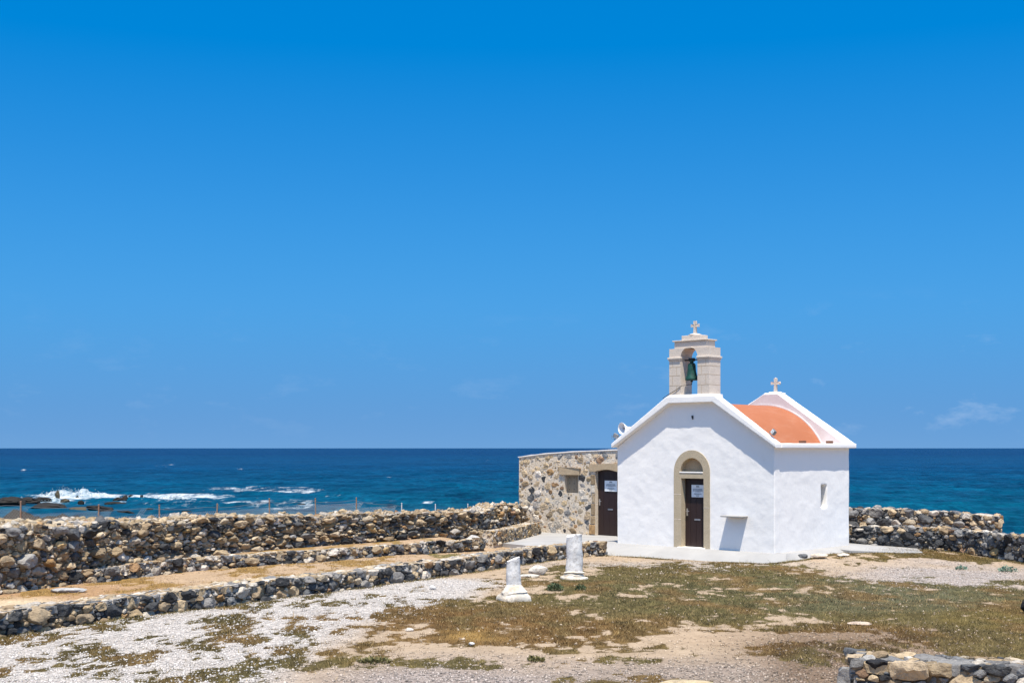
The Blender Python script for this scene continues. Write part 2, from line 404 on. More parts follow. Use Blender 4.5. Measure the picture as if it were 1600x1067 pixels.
def ground_look(X, Y):
    """base colour, grass mask, grass colour, gravel weight from world position"""
    px = 800+2000*X/np.maximum(Y, 3); py = 700+2000*(EYE+.27)/np.maximum(Y, 3)
    x = px+70*(fbm(X*.55, Y*.55, 41, 4)-.5); y = py+26*(fbm(X*.6, Y*.6, 43, 4)-.5)
    n = X.size
    white = np.array((.50,.465,.43)); grey = np.array((.33,.285,.26)); sand = np.array((.43,.322,.218)); orange = np.array((.38,.235,.125))
    def layer(base, col, w): return base*(1-w[:, None]) + col*w[:, None]
    base = np.tile(np.array((.41,.312,.215)), (n, 1))
    gravel = np.zeros(n)
    edge = np.interp(y, [880, 910, 930, 960, 1000, 1030, 1067, 1400], [560, 640, 720, 640, 520, 480, 430, 200])
    wl = sm(60, -60, x-edge); base = layer(base, white, wl); gravel = np.maximum(gravel, wl)
    w = el(x, y, 690, 916, 120, 20); base = layer(base, white, w); gravel = np.maximum(gravel, w)
    w = el(x, y, 720, 1075, 330, 62)*.9*(1-wl*.5); base = layer(base, grey, w); gravel = np.maximum(gravel, w)
    w = el(x, y, 1130, 1062, 330, 50)*.75; base = layer(base, np.array((.27,.225,.195)), w); gravel = np.maximum(gravel, w)
    w = el(x, y, 1180, 993, 280, 20); base = layer(base, sand, w)
    w = el(x, y, 1500, 903, 260, 26); base = layer(base, np.array((.40,.35,.315)), w); gravel = np.maximum(gravel, w)
    w = el(x, y, 1050, 885, 330, 11)*.9; base = layer(base, np.array((.41,.355,.30)), w); gravel = np.maximum(gravel, w*.8)
    w = el(x, y, 1330, 872, 150, 9); base = layer(base, sand, w)
    w = el(x, y, 1290, 1040, 130, 60)*.9; base = layer(base, np.array((.20,.14,.095)), w); gravel = np.maximum(gravel, w*.7)
    w = np.clip(el(x, y, 1380, 1008, 300, 46)*1.3, 0, 1)*.75; base = layer(base, np.array((.20,.138,.09)), w); gravel = np.maximum(gravel, w*.75)
    # grass density
    g = np.zeros(n)
    for cx, cy, rx, ry, a in ((860,975,330,55,.80),(1100,925,420,62,.74),(1420,935,330,52,.86),(1540,975,190,60,.86),(1380,990,260,40,.72),
                              (620,985,170,38,.62),(660,940,150,16,.5),(780,960,200,26,.6),(1430,874,190,13,.85),(930,895,110,13,.6),
                              (560,1030,130,30,.40),(960,1032,90,14,.68),(990,1064,240,10,.7),(450,1050,220,30,.36),(880,1010,120,18,.55),(1240,1010,170,26,.6),(1420,1010,260,34,.74),(1560,1010,120,40,.8),(1310,1022,150,30,.74),(700,1035,160,14,.5),(300,985,200,16,.5),(180,1020,160,16,.55)):
        g = np.maximum(g, a*np.clip(el(x, y, cx, cy, rx, ry)*1.35, 0, 1))
    g = np.maximum(g, .47*wl)                                   # tufts in the white gravel
    for cx, cy, rx, ry in ((1180,995,250,11),(1500,903,230,17),(700,1062,260,24),(1120,1052,160,14),(690,917,100,9)):
        g *= 1-.75*el(x, y, cx, cy, rx, ry)
    pat = .5*fbm(X*1.4, Y*.8, 51, 5, .62)+.5*fbm(X*5.0, Y*2.6, 57, 5, .65)
    pat = .5+(pat-.5)*2.1
    mask = sm(-.24, .26, g*1.04-1.0+pat*1.2-.08)
    mask = mask*(1-wl)+wl*sm(-.10, .14, g*.96-1.0+pat*1.2-.08)
    # grass colour
    olive = np.array((.165,.135,.055)); green = np.array((.140,.138,.066)); brown = np.array((.21,.128,.050)); gold = np.array((.36,.235,.085)); dark = np.array((.115,.075,.042))
    gc = np.tile(olive, (n, 1))
    gc = layer(gc, green, el(x, y, 1250, 925, 480, 42)*.85)
    gc = layer(gc, np.array((.165,.170,.105)), el(x, y, 1400, 930, 240, 30)*.8)
    gc = layer(gc, brown, np.clip(el(x, y, 760, 985, 330, 48)*1.1, 0, 1))
    gc = gc*(1-.25*wl)[:, None]; gc = layer(gc, gold, el(x, y, 735, 993, 75, 16))
    gc = layer(gc, brown*.9, el(x, y, 1300, 1000, 360, 36)*.9)
    gc = layer(gc, dark, el(x, y, 1330, 1015, 170, 30)*.7)
    gc = layer(gc, np.array((.20,.155,.05)), el(x, y, 1560, 965, 130, 22)*.6)
    gc = layer(gc, np.array((.17,.115,.035)), el(x, y, 1430, 874, 190, 14)*.7)
    gc = gc*np.array((.86, .80, .72)); hue = fbm(X*1.1, Y*.8, 66, 4)
    gc = layer(gc, brown, np.clip((hue-.52)*4, 0, .75)); gc = layer(gc, olive*.8, np.clip((.44-hue)*4, 0, .6))
    gc = gc*(.22+1.2*fbm(X*5, Y*3.2, 61, 4, .7))[:, None]
    # terraces behind the front low wall
    f = sdist(FRONT + [(5.5,41.2),(14,52)], X, Y); tw = sm(.2, .5, f)
    pz = 700+2000*(EYE-.05)/np.maximum(Y, 3)
    base = layer(base, np.array((.43,.31,.20)), tw)
    base = layer(base, orange, tw*el(px, pz, 110, 930, 260, 32)*.9)
    base = layer(base, np.array((.62,.50,.34)), tw*el(px, pz, 40, 950, 130, 20))
    gravel = gravel*(1-tw) + .35*tw
    gt = np.maximum.reduce([.75*el(px, pz, 390, 896, 90, 18), .6*el(px, pz, 600, 880, 230, 14), .85*el(px, pz, 740, 862, 120, 8), .5*el(px, pz, 480, 895, 170, 12), .42+0*px])
    mt = sm(-.24, .26, gt-1.0+pat*1.2-.12)
    mask = mask*(1-tw) + mt*tw
    tg = layer(np.tile(np.array((.30,.185,.065)), (n, 1)), olive*1.2, el(px, pz, 740, 862, 150, 12))
    gc = layer(gc, tg, tw) if False else gc*(1-tw[:, None]) + tg*tw[:, None]
    # land beyond the walls
    c = sdist(COASTLINE, X, Y); cw = sm(.4, 1.6, c)
    base = layer(base, np.array((.42,.33,.23)), cw); mask = mask*(1-cw)
    sw = sm(24, 34, c); base = layer(base, np.array((.045,.038,.03)), sw)
    gravel = gravel*(1-cw)
    return base, mask, gc, gravel

def axis(parts):
    out = []
    for a, b, st in parts: out.extend(np.arange(a, b-1e-6, st))
    out.append(parts[-1][1]); return np.array(out)
gx = axis([(-400,-120,40),(-120,-60,10),(-60,-20,.6),(-20,-12,.35),(-12,15.6,.085),(15.6,40,1.0),(40,120,10),(120,400,40)])
gy = axis([(-300,-40,40),(-40,8,4),(8,15.2,.6),(15.2,40.5,.085),(40.5,46,.25),(46,110,.7),(110,150,10)])
GX, GY = np.meshgrid(gx, gy); xs = GX.ravel(); ys = GY.ravel()
zs = height(xs, ys)
base, gmask, gcol, grav = ground_look(xs, ys)
nx, ny = len(gx), len(gy)
ii = (np.arange(ny-1)[:, None]*nx + np.arange(nx-1)[None]).ravel()
ground = fast_mesh('ground', np.c_[xs, ys, zs], np.c_[ii, ii+1, ii+1+nx, ii+nx], M['ground'], smooth=True,
                   floats=dict(grass=gmask, gravel=grav), cols=dict(base=base, gcol=gcol))
tag(ground, kind='structure')

# ------------------------------------------------------------------ grass blades
def make_grass(N):
    X = rng.uniform(-11.5, 15.4, N); Y = rng.uniform(15.6, 42, N)
    vis = np.abs(X/Y) < .43
    X, Y = X[vis], Y[vis]
    b, m, gc, gv = ground_look(X, Y)
    lx = (X-CX)*ux+(Y-CY)*uy; ly = (X-CX)*vx+(Y-CY)*vy
    clear = ~((lx > -7) & (lx < W+.5) & (ly > -1.0))
    edge = (lx > .5) & (lx < W+.2) & (ly > -1.35) & (ly < -1.05)
    f = sdist(FRONT, X, Y); s = sdist(SECOND, X, Y); c = sdist(COASTLINE, X, Y)
    okw = ~((f > -.05) & (f < .85) & (Y < 38)) & ~((np.abs(s-.15) < .4) & (Y < 38)) & (c < -.3) & ~((f > .2) & (s > .1))
    keep = clear & okw & (rng.random(len(X)) < np.where(edge, .5, m**1.3*.62+.006))
    X, Y, gc = X[keep], Y[keep], gc[keep]
    ex = []
    def along(path, cnt, w, off):
        P = np.array(path); seg = np.hypot(*(P[1:]-P[:-1]).T); L = np.r_[0, np.cumsum(seg)]
        t_ = rng.uniform(0, L[-1], cnt); keep_ = vnoise(t_*1.1, t_*0+off*9, 81) + .25*rng.random(cnt) > .52; t_ = t_[keep_]
        i = np.clip(np.searchsorted(L, t_)-1, 0, len(seg)-1); u = ((t_-L[i])/seg[i])[:, None]
        d_ = (P[i+1]-P[i])/seg[i][:, None]; nrm = np.c_[d_[:, 1], -d_[:, 0]]
        ex.append(P[i]*(1-u)+P[i+1]*u+nrm*(off+w*np.abs(rng.normal(0, 1, len(t_))))[:, None])
    along([chap(a_, b_)[:2] for a_, b_ in [(.45,-1.22),(1.35,-1.2),(2.5,-1.18),(4.3,-1.0),(5.64,-.75),(6.0,-.2),(6.3,.7),(6.35,1.7)]], 9000, .07, -.02)
    along(FRONT, 12000, .10, .03)
    along([(12.0,38.95),(12.7,38.55),(13.15,37.8),(13.45,36.8),(13.75,35.8),(14.15,34.6)], 5000, .12, .03)
    E_ = np.concatenate(ex); X = np.r_[X, E_[:, 0]]; Y = np.r_[Y, E_[:, 1]]
    gc = np.r_[gc, np.array((.15,.125,.05))*rng.uniform(.5, 1.5, len(E_))[:, None]]; n = len(X)
    Z = height(X, Y)-.005
    tall = vnoise(X*.8, Y*.8, 71); cl_ = fbm(X*9, Y*6, 73, 3, .7); gc = gc*np.clip(-.15+2.1*cl_, .2, 2)[:, None]
    h = rng.uniform(.014, .046, n)*(.4+.7*tall+.9*cl_)*np.where(rng.random(n) < .02, 2.4, 1)
    a = rng.uniform(0, 2*np.pi, n); lean = rng.uniform(.3, 1.3, n)*h
    w = rng.uniform(.003, .0065, n)
    dx, dy = np.cos(a), np.sin(a); b2 = rng.uniform(0, 2*np.pi, n); lx_, ly_ = np.cos(b2)*lean, np.sin(b2)*lean
    V = np.empty((n, 3, 3)); V[:, 0] = np.c_[X-dx*w, Y-dy*w, Z]; V[:, 1] = np.c_[X+dx*w, Y+dy*w, Z]; V[:, 2] = np.c_[X+lx_, Y+ly_, Z+h]
    straw = rng.random(n)
    col = gc*rng.uniform(.45, 1.65, n)[:, None]
    col = np.where((straw < .20)[:, None], np.array((.36,.26,.12))*rng.uniform(.7, 1.2, n)[:, None], col)
    F = np.arange(3*n).reshape(n, 3)
    o = fast_mesh('grass', V.reshape(-1, 3), F, M['grass'], col=np.repeat(col, 3, axis=0))
    tag(o, 'short dry olive and brown grass growing in patches on the ground', 'grass', kind='stuff')
make_grass(800000)

def make_pebbles(N):
    X = rng.uniform(-11, 15, N); Y = 15.6+25*rng.random(N)**1.5
    vis = (np.abs(X/Y) < .43); X, Y = X[vis], Y[vis]
    b, m, gc, gv = ground_look(X, Y)
    f = sdist(FRONT, X, Y)
    lx = (X-CX)*ux+(Y-CY)*uy; ly = (X-CX)*vx+(Y-CY)*vy
    keep = (rng.random(len(X)) < (.10+.8*gv)*(1-.75*m)) & ~((lx > -7) & (lx < W+.3) & (ly > -1.1)) & ((f < -.1) | ((f > .9) & (rng.random(len(X)) < .25)))
    X, Y, b = X[keep], Y[keep], b[keep]; n = len(X); Z = height(X, Y)
    r = .009+.020*rng.random(n)**2.2 + np.where(rng.random(n) < .004, .03*rng.random(n), 0)
    oc = np.array([(1,0,0),(0,1,0),(-1,0,0),(0,-1,0),(0,0,.75),(0,0,-.6)])
    V = oc[None]*r[:, None, None]*rng.uniform(.65, 1.25, (n, 6, 1)) + rng.normal(0, .15, (n, 6, 3))*r[:, None, None]
    V += np.c_[X, Y, Z+.003][:, None]
    F0 = np.array([(0,1,4),(1,2,4),(2,3,4),(3,0,4),(1,0,5),(2,1,5),(3,2,5),(0,3,5)])
    F = (F0[None]+6*np.arange(n)[:, None, None]).reshape(-1, 3)
    wht = np.clip((b[:, 0]-.3)/.2, 0, 1); shade = rng.uniform(.35+.35*wht, 1.42-.22*wht, n)
    col = (b*.85+.15*np.array((.5,.45,.39)))*shade[:, None]
    o = fast_mesh('gravel', V.reshape(-1, 3), F, M['pebble'], col=np.repeat(col, 6, axis=0))
    tag(o, 'loose pale pebbles strewn over the gravel ground', 'gravel', kind='stuff')
make_pebbles(210000)

# ------------------------------------------------------------------ stones and stone walls
BEIGE = [(.43,.325,.20),(.47,.365,.235),(.39,.30,.195),(.51,.425,.31),(.45,.35,.235),(.34,.25,.155)]
CREAM = [(.56,.50,.42),(.60,.54,.46),(.52,.47,.41)]
GREY = [(.20,.20,.20),(.26,.25,.24),(.16,.165,.17),(.31,.30,.285)]
DARK = [(.055,.058,.063),(.080,.084,.090),(.042,.042,.044),(.11,.112,.115)]
WARM = [(.40,.25,.12),(.34,.21,.11),(.46,.33,.17),(.30,.19,.12)]
def pick(w):
    fam = random.choices((BEIGE, CREAM, GREY, DARK, WARM), w)[0]
    c = random.choice(fam); k = random.uniform(.82, 1.18)
    return tuple(min(.8, a*k) for a in c)

def pack(s0, s1, t0, t1, rs, asp, holes=(), big=.22):
    """power-diagram packing of stones of mixed size; returns polygons (s,t) and radius"""
    pts = []; cell = {}; cs = max(rs)*2
    area = (s1-s0)*(t1-t0)*asp
    def near(x, y):
        gx_, gy_ = int(x//cs), int(y//cs)
        for a in (-1, 0, 1):
            for b in (-1, 0, 1): yield from cell.get((gx_+a, gy_+b), ())
    for k, r in enumerate(rs):
        tries = int(area/(r*r)*(big if k == 0 else .5+big*.3 if k == 1 else 1.2 if k < len(rs)-1 else 3.0))
        for _ in range(tries):
            rr = r*random.uniform(.85, 1.15)
            x = random.uniform(s0, s1); y = random.uniform(t0*asp, t1*asp)
            if any(h[0]-rr*.5 < x < h[1]+rr*.5 and (h[2]*asp-rr*.5) < y < (h[3]*asp+rr*.5) for h in holes): continue
            if all((x-q[0])**2+(y-q[1])**2 > (rr+q[2])**2*.82 for q in near(x, y)):
                q = (x, y, rr); pts.append(q); cell.setdefault((int(x//cs), int(y//cs)), []).append(q)
    out = []
    for p in pts:
        px, py, r = p; b = r*2.0
        poly = [(max(px-b, s0), max(py-b, t0*asp)), (min(px+b, s1), max(py-b, t0*asp)), (min(px+b, s1), min(py+b, t1*asp)), (max(px-b, s0), min(py+b, t1*asp))]
        def clip(poly, nx_, ny_, d):
            res = []
            for i in range(len(poly)):
                a, c = poly[i-1], poly[i]
                fa = a[0]*nx_+a[1]*ny_-d; fc = c[0]*nx_+c[1]*ny_-d
                if (fa <= 0) != (fc <= 0):
                    t = fa/(fa-fc); res.append((a[0]+(c[0]-a[0])*t, a[1]+(c[1]-a[1])*t))
                if fc <= 0: res.append(c)
            return res
        for q in near(px, py):
            if q is p: continue
            dx, dy = q[0]-px, q[1]-py
            if dx*dx+dy*dy > (b*1.6+q[2])**2: continue
            d = (q[0]**2+q[1]**2-q[2]**2 - px**2-py**2+r*r)/2
            poly = clip(poly, dx, dy, d)
            if len(poly) < 3: break
        for h in holes:
            hx0, hx1, hy0, hy1 = h[0], h[1], h[2]*asp, h[3]*asp
            ov = [(hx0-px, (1,0,hx0)), (px-hx1, (-1,0,-hx1)), (hy0-py, (0,1,hy0)), (py-hy1, (0,-1,-hy1))]
            best = max(ov, key=lambda o: o[0])
            if len(poly) >= 3: poly = clip(poly, *best[1])
        if len(poly) >= 3: out.append(([(a, c/asp) for a, c in poly], r, (px, py/asp)))
    return out

def chaikin(poly, k=.25):
    out = []
    for i in range(len(poly)):
        a, b = poly[i], poly[(i+1) % len(poly)]
        out.append((a[0]+(b[0]-a[0])*k, a[1]+(b[1]-a[1])*k)); out.append((b[0]-(b[0]-a[0])*k, b[1]-(b[1]-a[1])*k))
    return out

def resample(poly, n):
    L = [0]
    for i in range(len(poly)):
        a, b = poly[i], poly[(i+1) % len(poly)]; L.append(L[-1]+math.hypot(b[0]-a[0], b[1]-a[1]))
    out = []; j = 0
    for k in range(n):
        t = L[-1]*k/n
        while L[j+1] < t: j += 1
        a, b = poly[j], poly[(j+1) % len(poly)]; u = (t-L[j])/max(1e-9, L[j+1]-L[j])
        out.append((a[0]+(b[0]-a[0])*u, a[1]+(b[1]-a[1])*u))
    return out

def lay(mb, cells, frame, gap, bulge, w, mat=1, rough=.2, prot=.04, rnd=1, facet=.75, bright=1.0):
    for poly, r, ctr in cells:
        for _ in range(rnd): poly = chaikin(poly, .13)
        big = r > .12
        n = 20 if big else (14 if r > .06 else 9)
        poly = resample(poly, n)
        cx = sum(p[0] for p in poly)/n; cy = sum(p[1] for p in poly)/n
        k = max(.55, 1-gap/max(r, .02))
        off = random.uniform(-prot, prot)*min(1, r/.1); b = bulge*r*random.uniform(.7, 1.35)
        tone = random.uniform(.74, 1.14)*bright
        pl = [(b*random.uniform(.75, 1.15), random.uniform(-facet, facet), random.uniform(-facet, facet)) for _ in range(3)]
        col = pick(w); sd = Vector((random.random()*50, random.random()*50, random.random()*50))
        vs = []
        rings = ((1.0, -.12), (1.0, -.012), (.96, b*.55), (.82, b*.95), (.58, b*1.1), (.3, b*1.1)) if big else ((1.0, -.12), (1.0, -.012), (.93, b*.6), (.62, b*1.05))
        for ks, dz in rings:
            for p in poly:
                dx, dy = (p[0]-cx)*k*ks, (p[1]-cy)*k*ks
                P, N = frame(cx+dx, cy+dy)
                if dz > 0: dz2 = max(min([dz]+[h+dx*a_+dy*c_ for h, a_, c_ in pl]), -.01)
                else: dz2 = dz
                q = P+N*(dz2+off)
                q = q+mn.noise_vector(q*(1.1/max(r, .05))+sd)*r*rough + mn.noise_vector(q*(2.6/max(r, .05))+sd)*r*rough*.5
                vs.append(q)
        P, N = frame(cx, cy); vs.append(P+N*(off+min(b*1.1, min(h for h, _, _ in pl))))
        fs = []; m = len(rings)
        for i in range(m-1):
            for j in range(n): fs.append((i*n+j, i*n+(j+1) % n, (i+1)*n+(j+1) % n, (i+1)*n+j))
        for j in range(n): fs.append(((m-1)*n+j, (m-1)*n+(j+1) % n, m*n))
        mb.add(vs, fs, mat, tuple(a_*tone for a_ in col))

ICO = None
def ico(sub):
    bm = bmesh.new(); bmesh.ops.create_icosphere(bm, subdivisions=sub, radius=1)
    v = [x.co.copy() for x in bm.verts]; f = [tuple(q.index for q in x.verts) for x in bm.faces]; bm.free(); return v, f
ICO2, ICO3, ICO4 = ico(2), ico(3), ico(4)
def blob(mb, c, size, rot=0, col=(.5,.5,.5), mat=0, rough=.25, src=None, freq=1.3, flat=0):
    """an irregular broken stone"""
    V, F = src or ICO2; sd = Vector((random.random()*90, random.random()*90, random.random()*90))
    planes = [(Vector((random.gauss(0,1), random.gauss(0,1), random.gauss(0,1))).normalized(), random.uniform(.62, .9)) for _ in range(7)]
    cr, sr = math.cos(rot), math.sin(rot); vs = []
    for v in V:
        q = v*(1+rough*mn.noise(v*freq+sd)+rough*.5*mn.noise(v*freq*3+sd))
        for nrm, d in planes:
            e = q.dot(nrm)-d
            if e > 0: q = q-nrm*e*.85
        x, y, z = q.x*size[0], q.y*size[1], q.z*size[2]
        vs.append((c[0]+x*cr-y*sr, c[1]+x*sr+y*cr, c[2]+z))
    mb.add(vs, F, mat, col)

class Path:
    def __init__(s, pts):
        P = [Vector((x, y, 0)) for x, y in pts]
        # smooth a little
        q = [P[0]]
        for a, b in zip(P[:-1], P[1:]): q += [a*.75+b*.25, a*.25+b*.75]
        q.append(P[-1]); s.p = q; s.L = [0]
        for a, b in zip(q[:-1], q[1:]): s.L.append(s.L[-1]+(b-a).length)
        s.len = s.L[-1]
    def at(s, t):
        t = min(max(t, -.3), s.len+.3); j = 0
        while j < len(s.L)-2 and s.L[j+1] < t: j += 1
        a, b = s.p[j], s.p[j+1]; u = (t-s.L[j])/max(1e-6, s.L[j+1]-s.L[j])
        p = a+(b-a)*u
        d0 = (b-a).normalized(); d1 = (s.p[min(j+2, len(s.p)-1)]-b); d1 = d1.normalized() if d1.length > 0 else d0
        uu = min(max(u, 0), 1); d = (d0*(1-uu*.5)+d1*uu*.5).normalized()
        return p, d
def stone_wall(name, pts, top, bottom, width, rs, label, weights, mortar, asp=1.5, gap=.004, bulge=.5, prot=.04, back=True, end=True, start=False, topw=None, loose=0, topfun=None, flat_top=False):
    """pts: foot of the face that looks to the RIGHT of the walking direction; top(s), bottom(s) give heights"""
    path = Path(pts); L = path.len; mb = MB()
    zt = max(top(L*i/20) for i in range(21)); zb = min(bottom(L*i/20) for i in range(21)); Hn = zt-zb
    def side(d): return Vector((d.y, -d.x, 0))
    # core
    n = max(8, int(L/.12)); vs = []; m = 5
    wv = width if callable(width) else (lambda s: width)
    for i in range(n+1):
        s = L*i/n; p, d = path.at(s); N = side(d); t = top(s)-.085; b = bottom(s)-.15; ww = wv(s)
        for o, z in ((-.03, b), (-.03, t-.04), (-.10, t), (-ww+.1, t), (-ww+.03, b)):
            q = p+N*o; vs.append((q.x, q.y, z+.03*mn.noise(Vector((s*2.5, o*5, z)))))
    fs = [(i*m+j, i*m+j+1, (i+1)*m+j+1, (i+1)*m+j) for i in range(n) for j in range(m-1)]
    fs += [tuple(range(m)), tuple(n*m+j for j in range(m))[::-1]]
    mb.add(vs, fs, 0)
    # face stones, height stretched so that the courses follow the top
    def fr(s, t):
        p, d = path.at(s); N = side(d)
        z = bottom(s)+(top(s)-bottom(s))*(t/Hn)
        return Vector((p.x, p.y, z)), (N+Vector((0,0,.12*t/Hn))).normalized()
    lay(mb, pack(0, L, 0, Hn, rs, asp), fr, gap, bulge, weights, 1, prot=prot)
    # top stones
    wm = max(wv(L*i/10) for i in range(11))
    def ft(s, w):
        p, d = path.at(s); N = side(d); q = p-N*(w*wv(s)/wm)
        return Vector((q.x, q.y, top(s)-.03+(topfun(s, w/wm) if topfun else 0))), Vector((0, 0, 1))
    lay(mb, pack(0, L, 0, wm, [r*.9 for r in rs], 1.1), ft, gap*.8, bulge*(.22 if flat_top else .6), topw or weights, 1, prot=prot*(.25 if flat_top else .6), facet=.3 if flat_top else .75)
    for flag, s0, sg in ((end, L, 1), (start, 0, -1)):
        if flag:
            p0, d0 = path.at(s0); N0 = side(d0); h0 = top(s0)-bottom(s0)
            def fe(a, t, p0=p0, N0=N0, d0=d0, s0=s0, sg=sg):
                q = p0-N0*(a if sg > 0 else wv(s0)-a); return Vector((q.x, q.y, bottom(s0)+t)), d0*sg
            lay(mb, pack(0, wv(s0), 0, h0, rs, asp), fe, gap, bulge, weights, 1, prot=prot)
    for _ in range(loose):
        s = random.uniform(0, L); w = random.uniform(.05, wv(s)); P, _n = ft(s, w/wv(s)*wm)
        r = random.choice(rs)*random.uniform(.5, 1.0)
        r *= .8; blob(mb, P+Vector((0, 0, r*.2)), (r*random.uniform(.9, 1.6), r, r*random.uniform(.4, .75)), random.uniform(0, 6.3), pick(topw or weights), 1)
    o = mb.build(name, [mortar, M['stone']], None, colors=True)
    tag(o, label, 'stone wall'); return o

def nz(s, seed, f=1.0): return mn.noise(Vector((s*f, seed, 0.37)))
pathF = Path(FRONT)
stone_wall('stone_wall', FRONT, lambda s: .13+.04*nz(s, 3, .9)+.025*nz(s, 4, 3), lambda s: -.32, lambda s: float(np.interp(s, [0, 12, 24, 40], [1.0, .8, .66, .6])), [.19,.135,.09,.06,.04],
           'low knee-high wall of black and beige rubble, nearest to the white gravel and ending beside the chapel apron', (34,12,22,30,4), M['mortar_dark'], topw=(52,34,12,2,0), loose=10, flat_top=True)
stone_wall('stone_wall', SECOND, lambda s: .36-.1*sm(6, 13, np.array(s)).item()+.04*nz(s, 9, .9), lambda s: .0-.05*sm(6, 12, np.array(s)).item(), .42, [.17,.12,.085,.055,.035],
           'narrow low ledge wall of rubble running along the foot of the tall wall, behind the sandy terrace', (38,12,26,20,5), M['mortar_dark'], start=True, topw=(54,32,12,2,0), loose=8, flat_top=True)
TP = Path(TALL)
def ttop(s):
    b = float(np.interp(s, [0, 6, 13, 20, 24, 26.2, 28.5, 34], [1.44,1.36,1.19,1.03,.97,1.07,.93,.81]))
    return b+.06*nz(s, 12, .7)+.05*nz(s, 14, 2.2)
stone_wall('stone_wall', TALL, ttop, lambda s: float(np.interp(s, [0,9,11,20,25,33],[-.02,.0,.25,.25,.1,-.1])), lambda s: float(np.interp(s, [0,8,13,40],[1.6,1.3,.75,.6])), [.19,.12,.082,.055,.038,.026],
           'long tall wall of tumbled beige and grey rubble running from the left edge to the stone annex', (54,11,13,15,7), M['mortar_dark'], prot=.08, bulge=.62, topw=(70,20,6,2,2), loose=170,
           topfun=lambda s, w: .12*w*float(np.interp(s, [0,8,13,40],[1,1,.3,.2])))
stone_wall('stone_wall', [(-.55,38.85),(-.1,39.75),(.45,41.6),(1.0,43.7)], lambda s: .40+.02*nz(s, 5, 2), lambda s: -.06, .55, [.13,.09,.06,.04],
           'short mortared beige bench wall between the pale patio and the end of the tall wall', (60,12,12,6,10), M['mortar_pale'], gap=.018, bulge=.25, prot=.02, topw=(60,40,0,0,0), start=True, flat_top=True)
RIGHT = [(10.3,39.75),(10.98,39.3),(12.0,38.95),(12.7,38.55),(13.15,37.8),(13.45,36.8),(13.75,35.8),(14.15,34.6),(15.0,32.2),(15.6,30.0)]
stone_wall('stone_wall', RIGHT, lambda s: .50+.03*nz(s, 22, 1.2), lambda s: float(np.interp(s, [0,2,4,12],[-.06,-.2,-.3,-.32])), .55, [.19,.14,.10,.065,.04],
           'curved dark rubble wall leading away from the back corner of the chapel at the right', (18,5,30,44,4), M['mortar_dark'], end=False, topw=(20,16,38,24,2), loose=6)
stone_wall('stone_wall', [(9.6,42.9),(11.0,42.75),(12.4,42.6),(13.9,42.35),(15.1,41.75),(15.6,41.35)], lambda s: float(np.interp(s, [0,2,4,6.5],[.86,.90,.84,.72]))+.05*nz(s, 31, 1.1), lambda s: -.25, .7, [.22,.16,.11,.07,.045],
           'short straight rubble wall standing behind the curved one in front of the sea', (24,6,26,40,4), M['mortar_dark'], topw=(40,20,26,12,2), loose=8)
stone_wall('stone_wall', [(4.24,16.05),(5.1,15.65),(6.4,15.15),(8.0,14.5)], lambda s: .28+.04*nz(s, 41, 1.3), lambda s: -.35, .85, [.24,.17,.115,.075,.05],
           'end of a low wall of big pitted boulders in the bottom right corner', (44,6,26,20,4), M['mortar_dark'], prot=.05, bulge=.5, start=True, topw=(36,20,32,10,2), loose=2, flat_top=True)

rub = MB()
for _ in range(170):
    a = random.uniform(0, 6.283); q_ = math.sqrt(random.random()); x = -12.6+3.6*q_*math.cos(a); y = 29.8+4.0*q_*math.sin(a)
    if float(sdist(COASTLINE, np.array([x]), np.array([y]))[0]) < 1.7: continue
    r = random.choice((.05, .07, .09, .13, .2)); z_ = float(height(np.array([x]), np.array([y]))[0])
    blob(rub, (x, y, z_+r*.2), (r*random.uniform(1, 1.6), r, r*random.uniform(.5, .8)), a, pick((62, 26, 6, 4, 2)))
ro_ = rub.build('rubble', M['stone'], None, colors=True); tag(ro_, 'beige rubble strewn over the bank behind the left end of the tall wall', 'rubble', None, 'stuff')

# ------------------------------------------------------------------ chapel
chapel = empty('chapel', (CX, CY, 0), CROT)
tag(chapel, 'small whitewashed chapel with orange barrel roof and stone bell gable by the sea', 'chapel')
CXM = 2.767
def arc(cx, cz, r, a0, a1, n): return [(cx+r*math.cos(R(a0+(a1-a0)*i/n)), cz+r*math.sin(R(a0+(a1-a0)*i/n))) for i in range(n+1)]
SX0, SX1 = CXM-.636, CXM+.63
wb = MB()
hole = [(SX0+.03, -.2)] + [(SX1-.03, -.2)] + arc(CXM, 2.21, .602, 0, 180, 20)
gable = [(0, -.35), (SX0+.03, -.35)] + [(SX0+.03, 2.21)] + arc(CXM, 2.21, .602, 180, 0, 20)[1:] + [(SX1-.03, -.35), (W, -.35), (W, 2.95), (3.62, 4.24), (2.02, 4.24), (0, 2.95)]
low = [p for p in gable if p[1] < 2.94 or abs(p[0]-CXM) < .7]; low = [p for p in low if p[1] < 3.0]; k_ = low.index((W, -.35)); low = low[:k_+1]+[(W, 2.93), (0, 2.93)]
wb.plate(low, [], 0, .36); wb.plate([(0, 2.6), (SX0, 2.9), (SX1, 2.9), (W, 2.6), (W, 2.95), (3.62, 4.24), (2.02, 4.24), (0, 2.95)], [], 0, .11)
side = MB(); side.plate([(.34,-.35),(4.18,-.35),(4.18,2.93),(.34,2.93)], [[(2.53,1.17),(2.86,1.17),(2.86,1.83),(2.53,1.83)]], 0, .40)
wb.add([(W-y, x, z) for x, y, z in side.v], [f[::-1] for f in side.f])
wb.box(0, W-.39, .34, 4.18, -.35, 2.93)
wb.plate([(0, 2.7), (W, 2.7), (W, 2.98), (3.15, 4.5), (2.85, 4.5), (0, 2.98)], [], 3.93, 4.18)
wall = wb.build('wall', M['plaster'], chapel)
rm = wall.modifiers.new('remesh', 'REMESH'); rm.mode = 'VOXEL'; rm.voxel_size = .03
bake(wall)
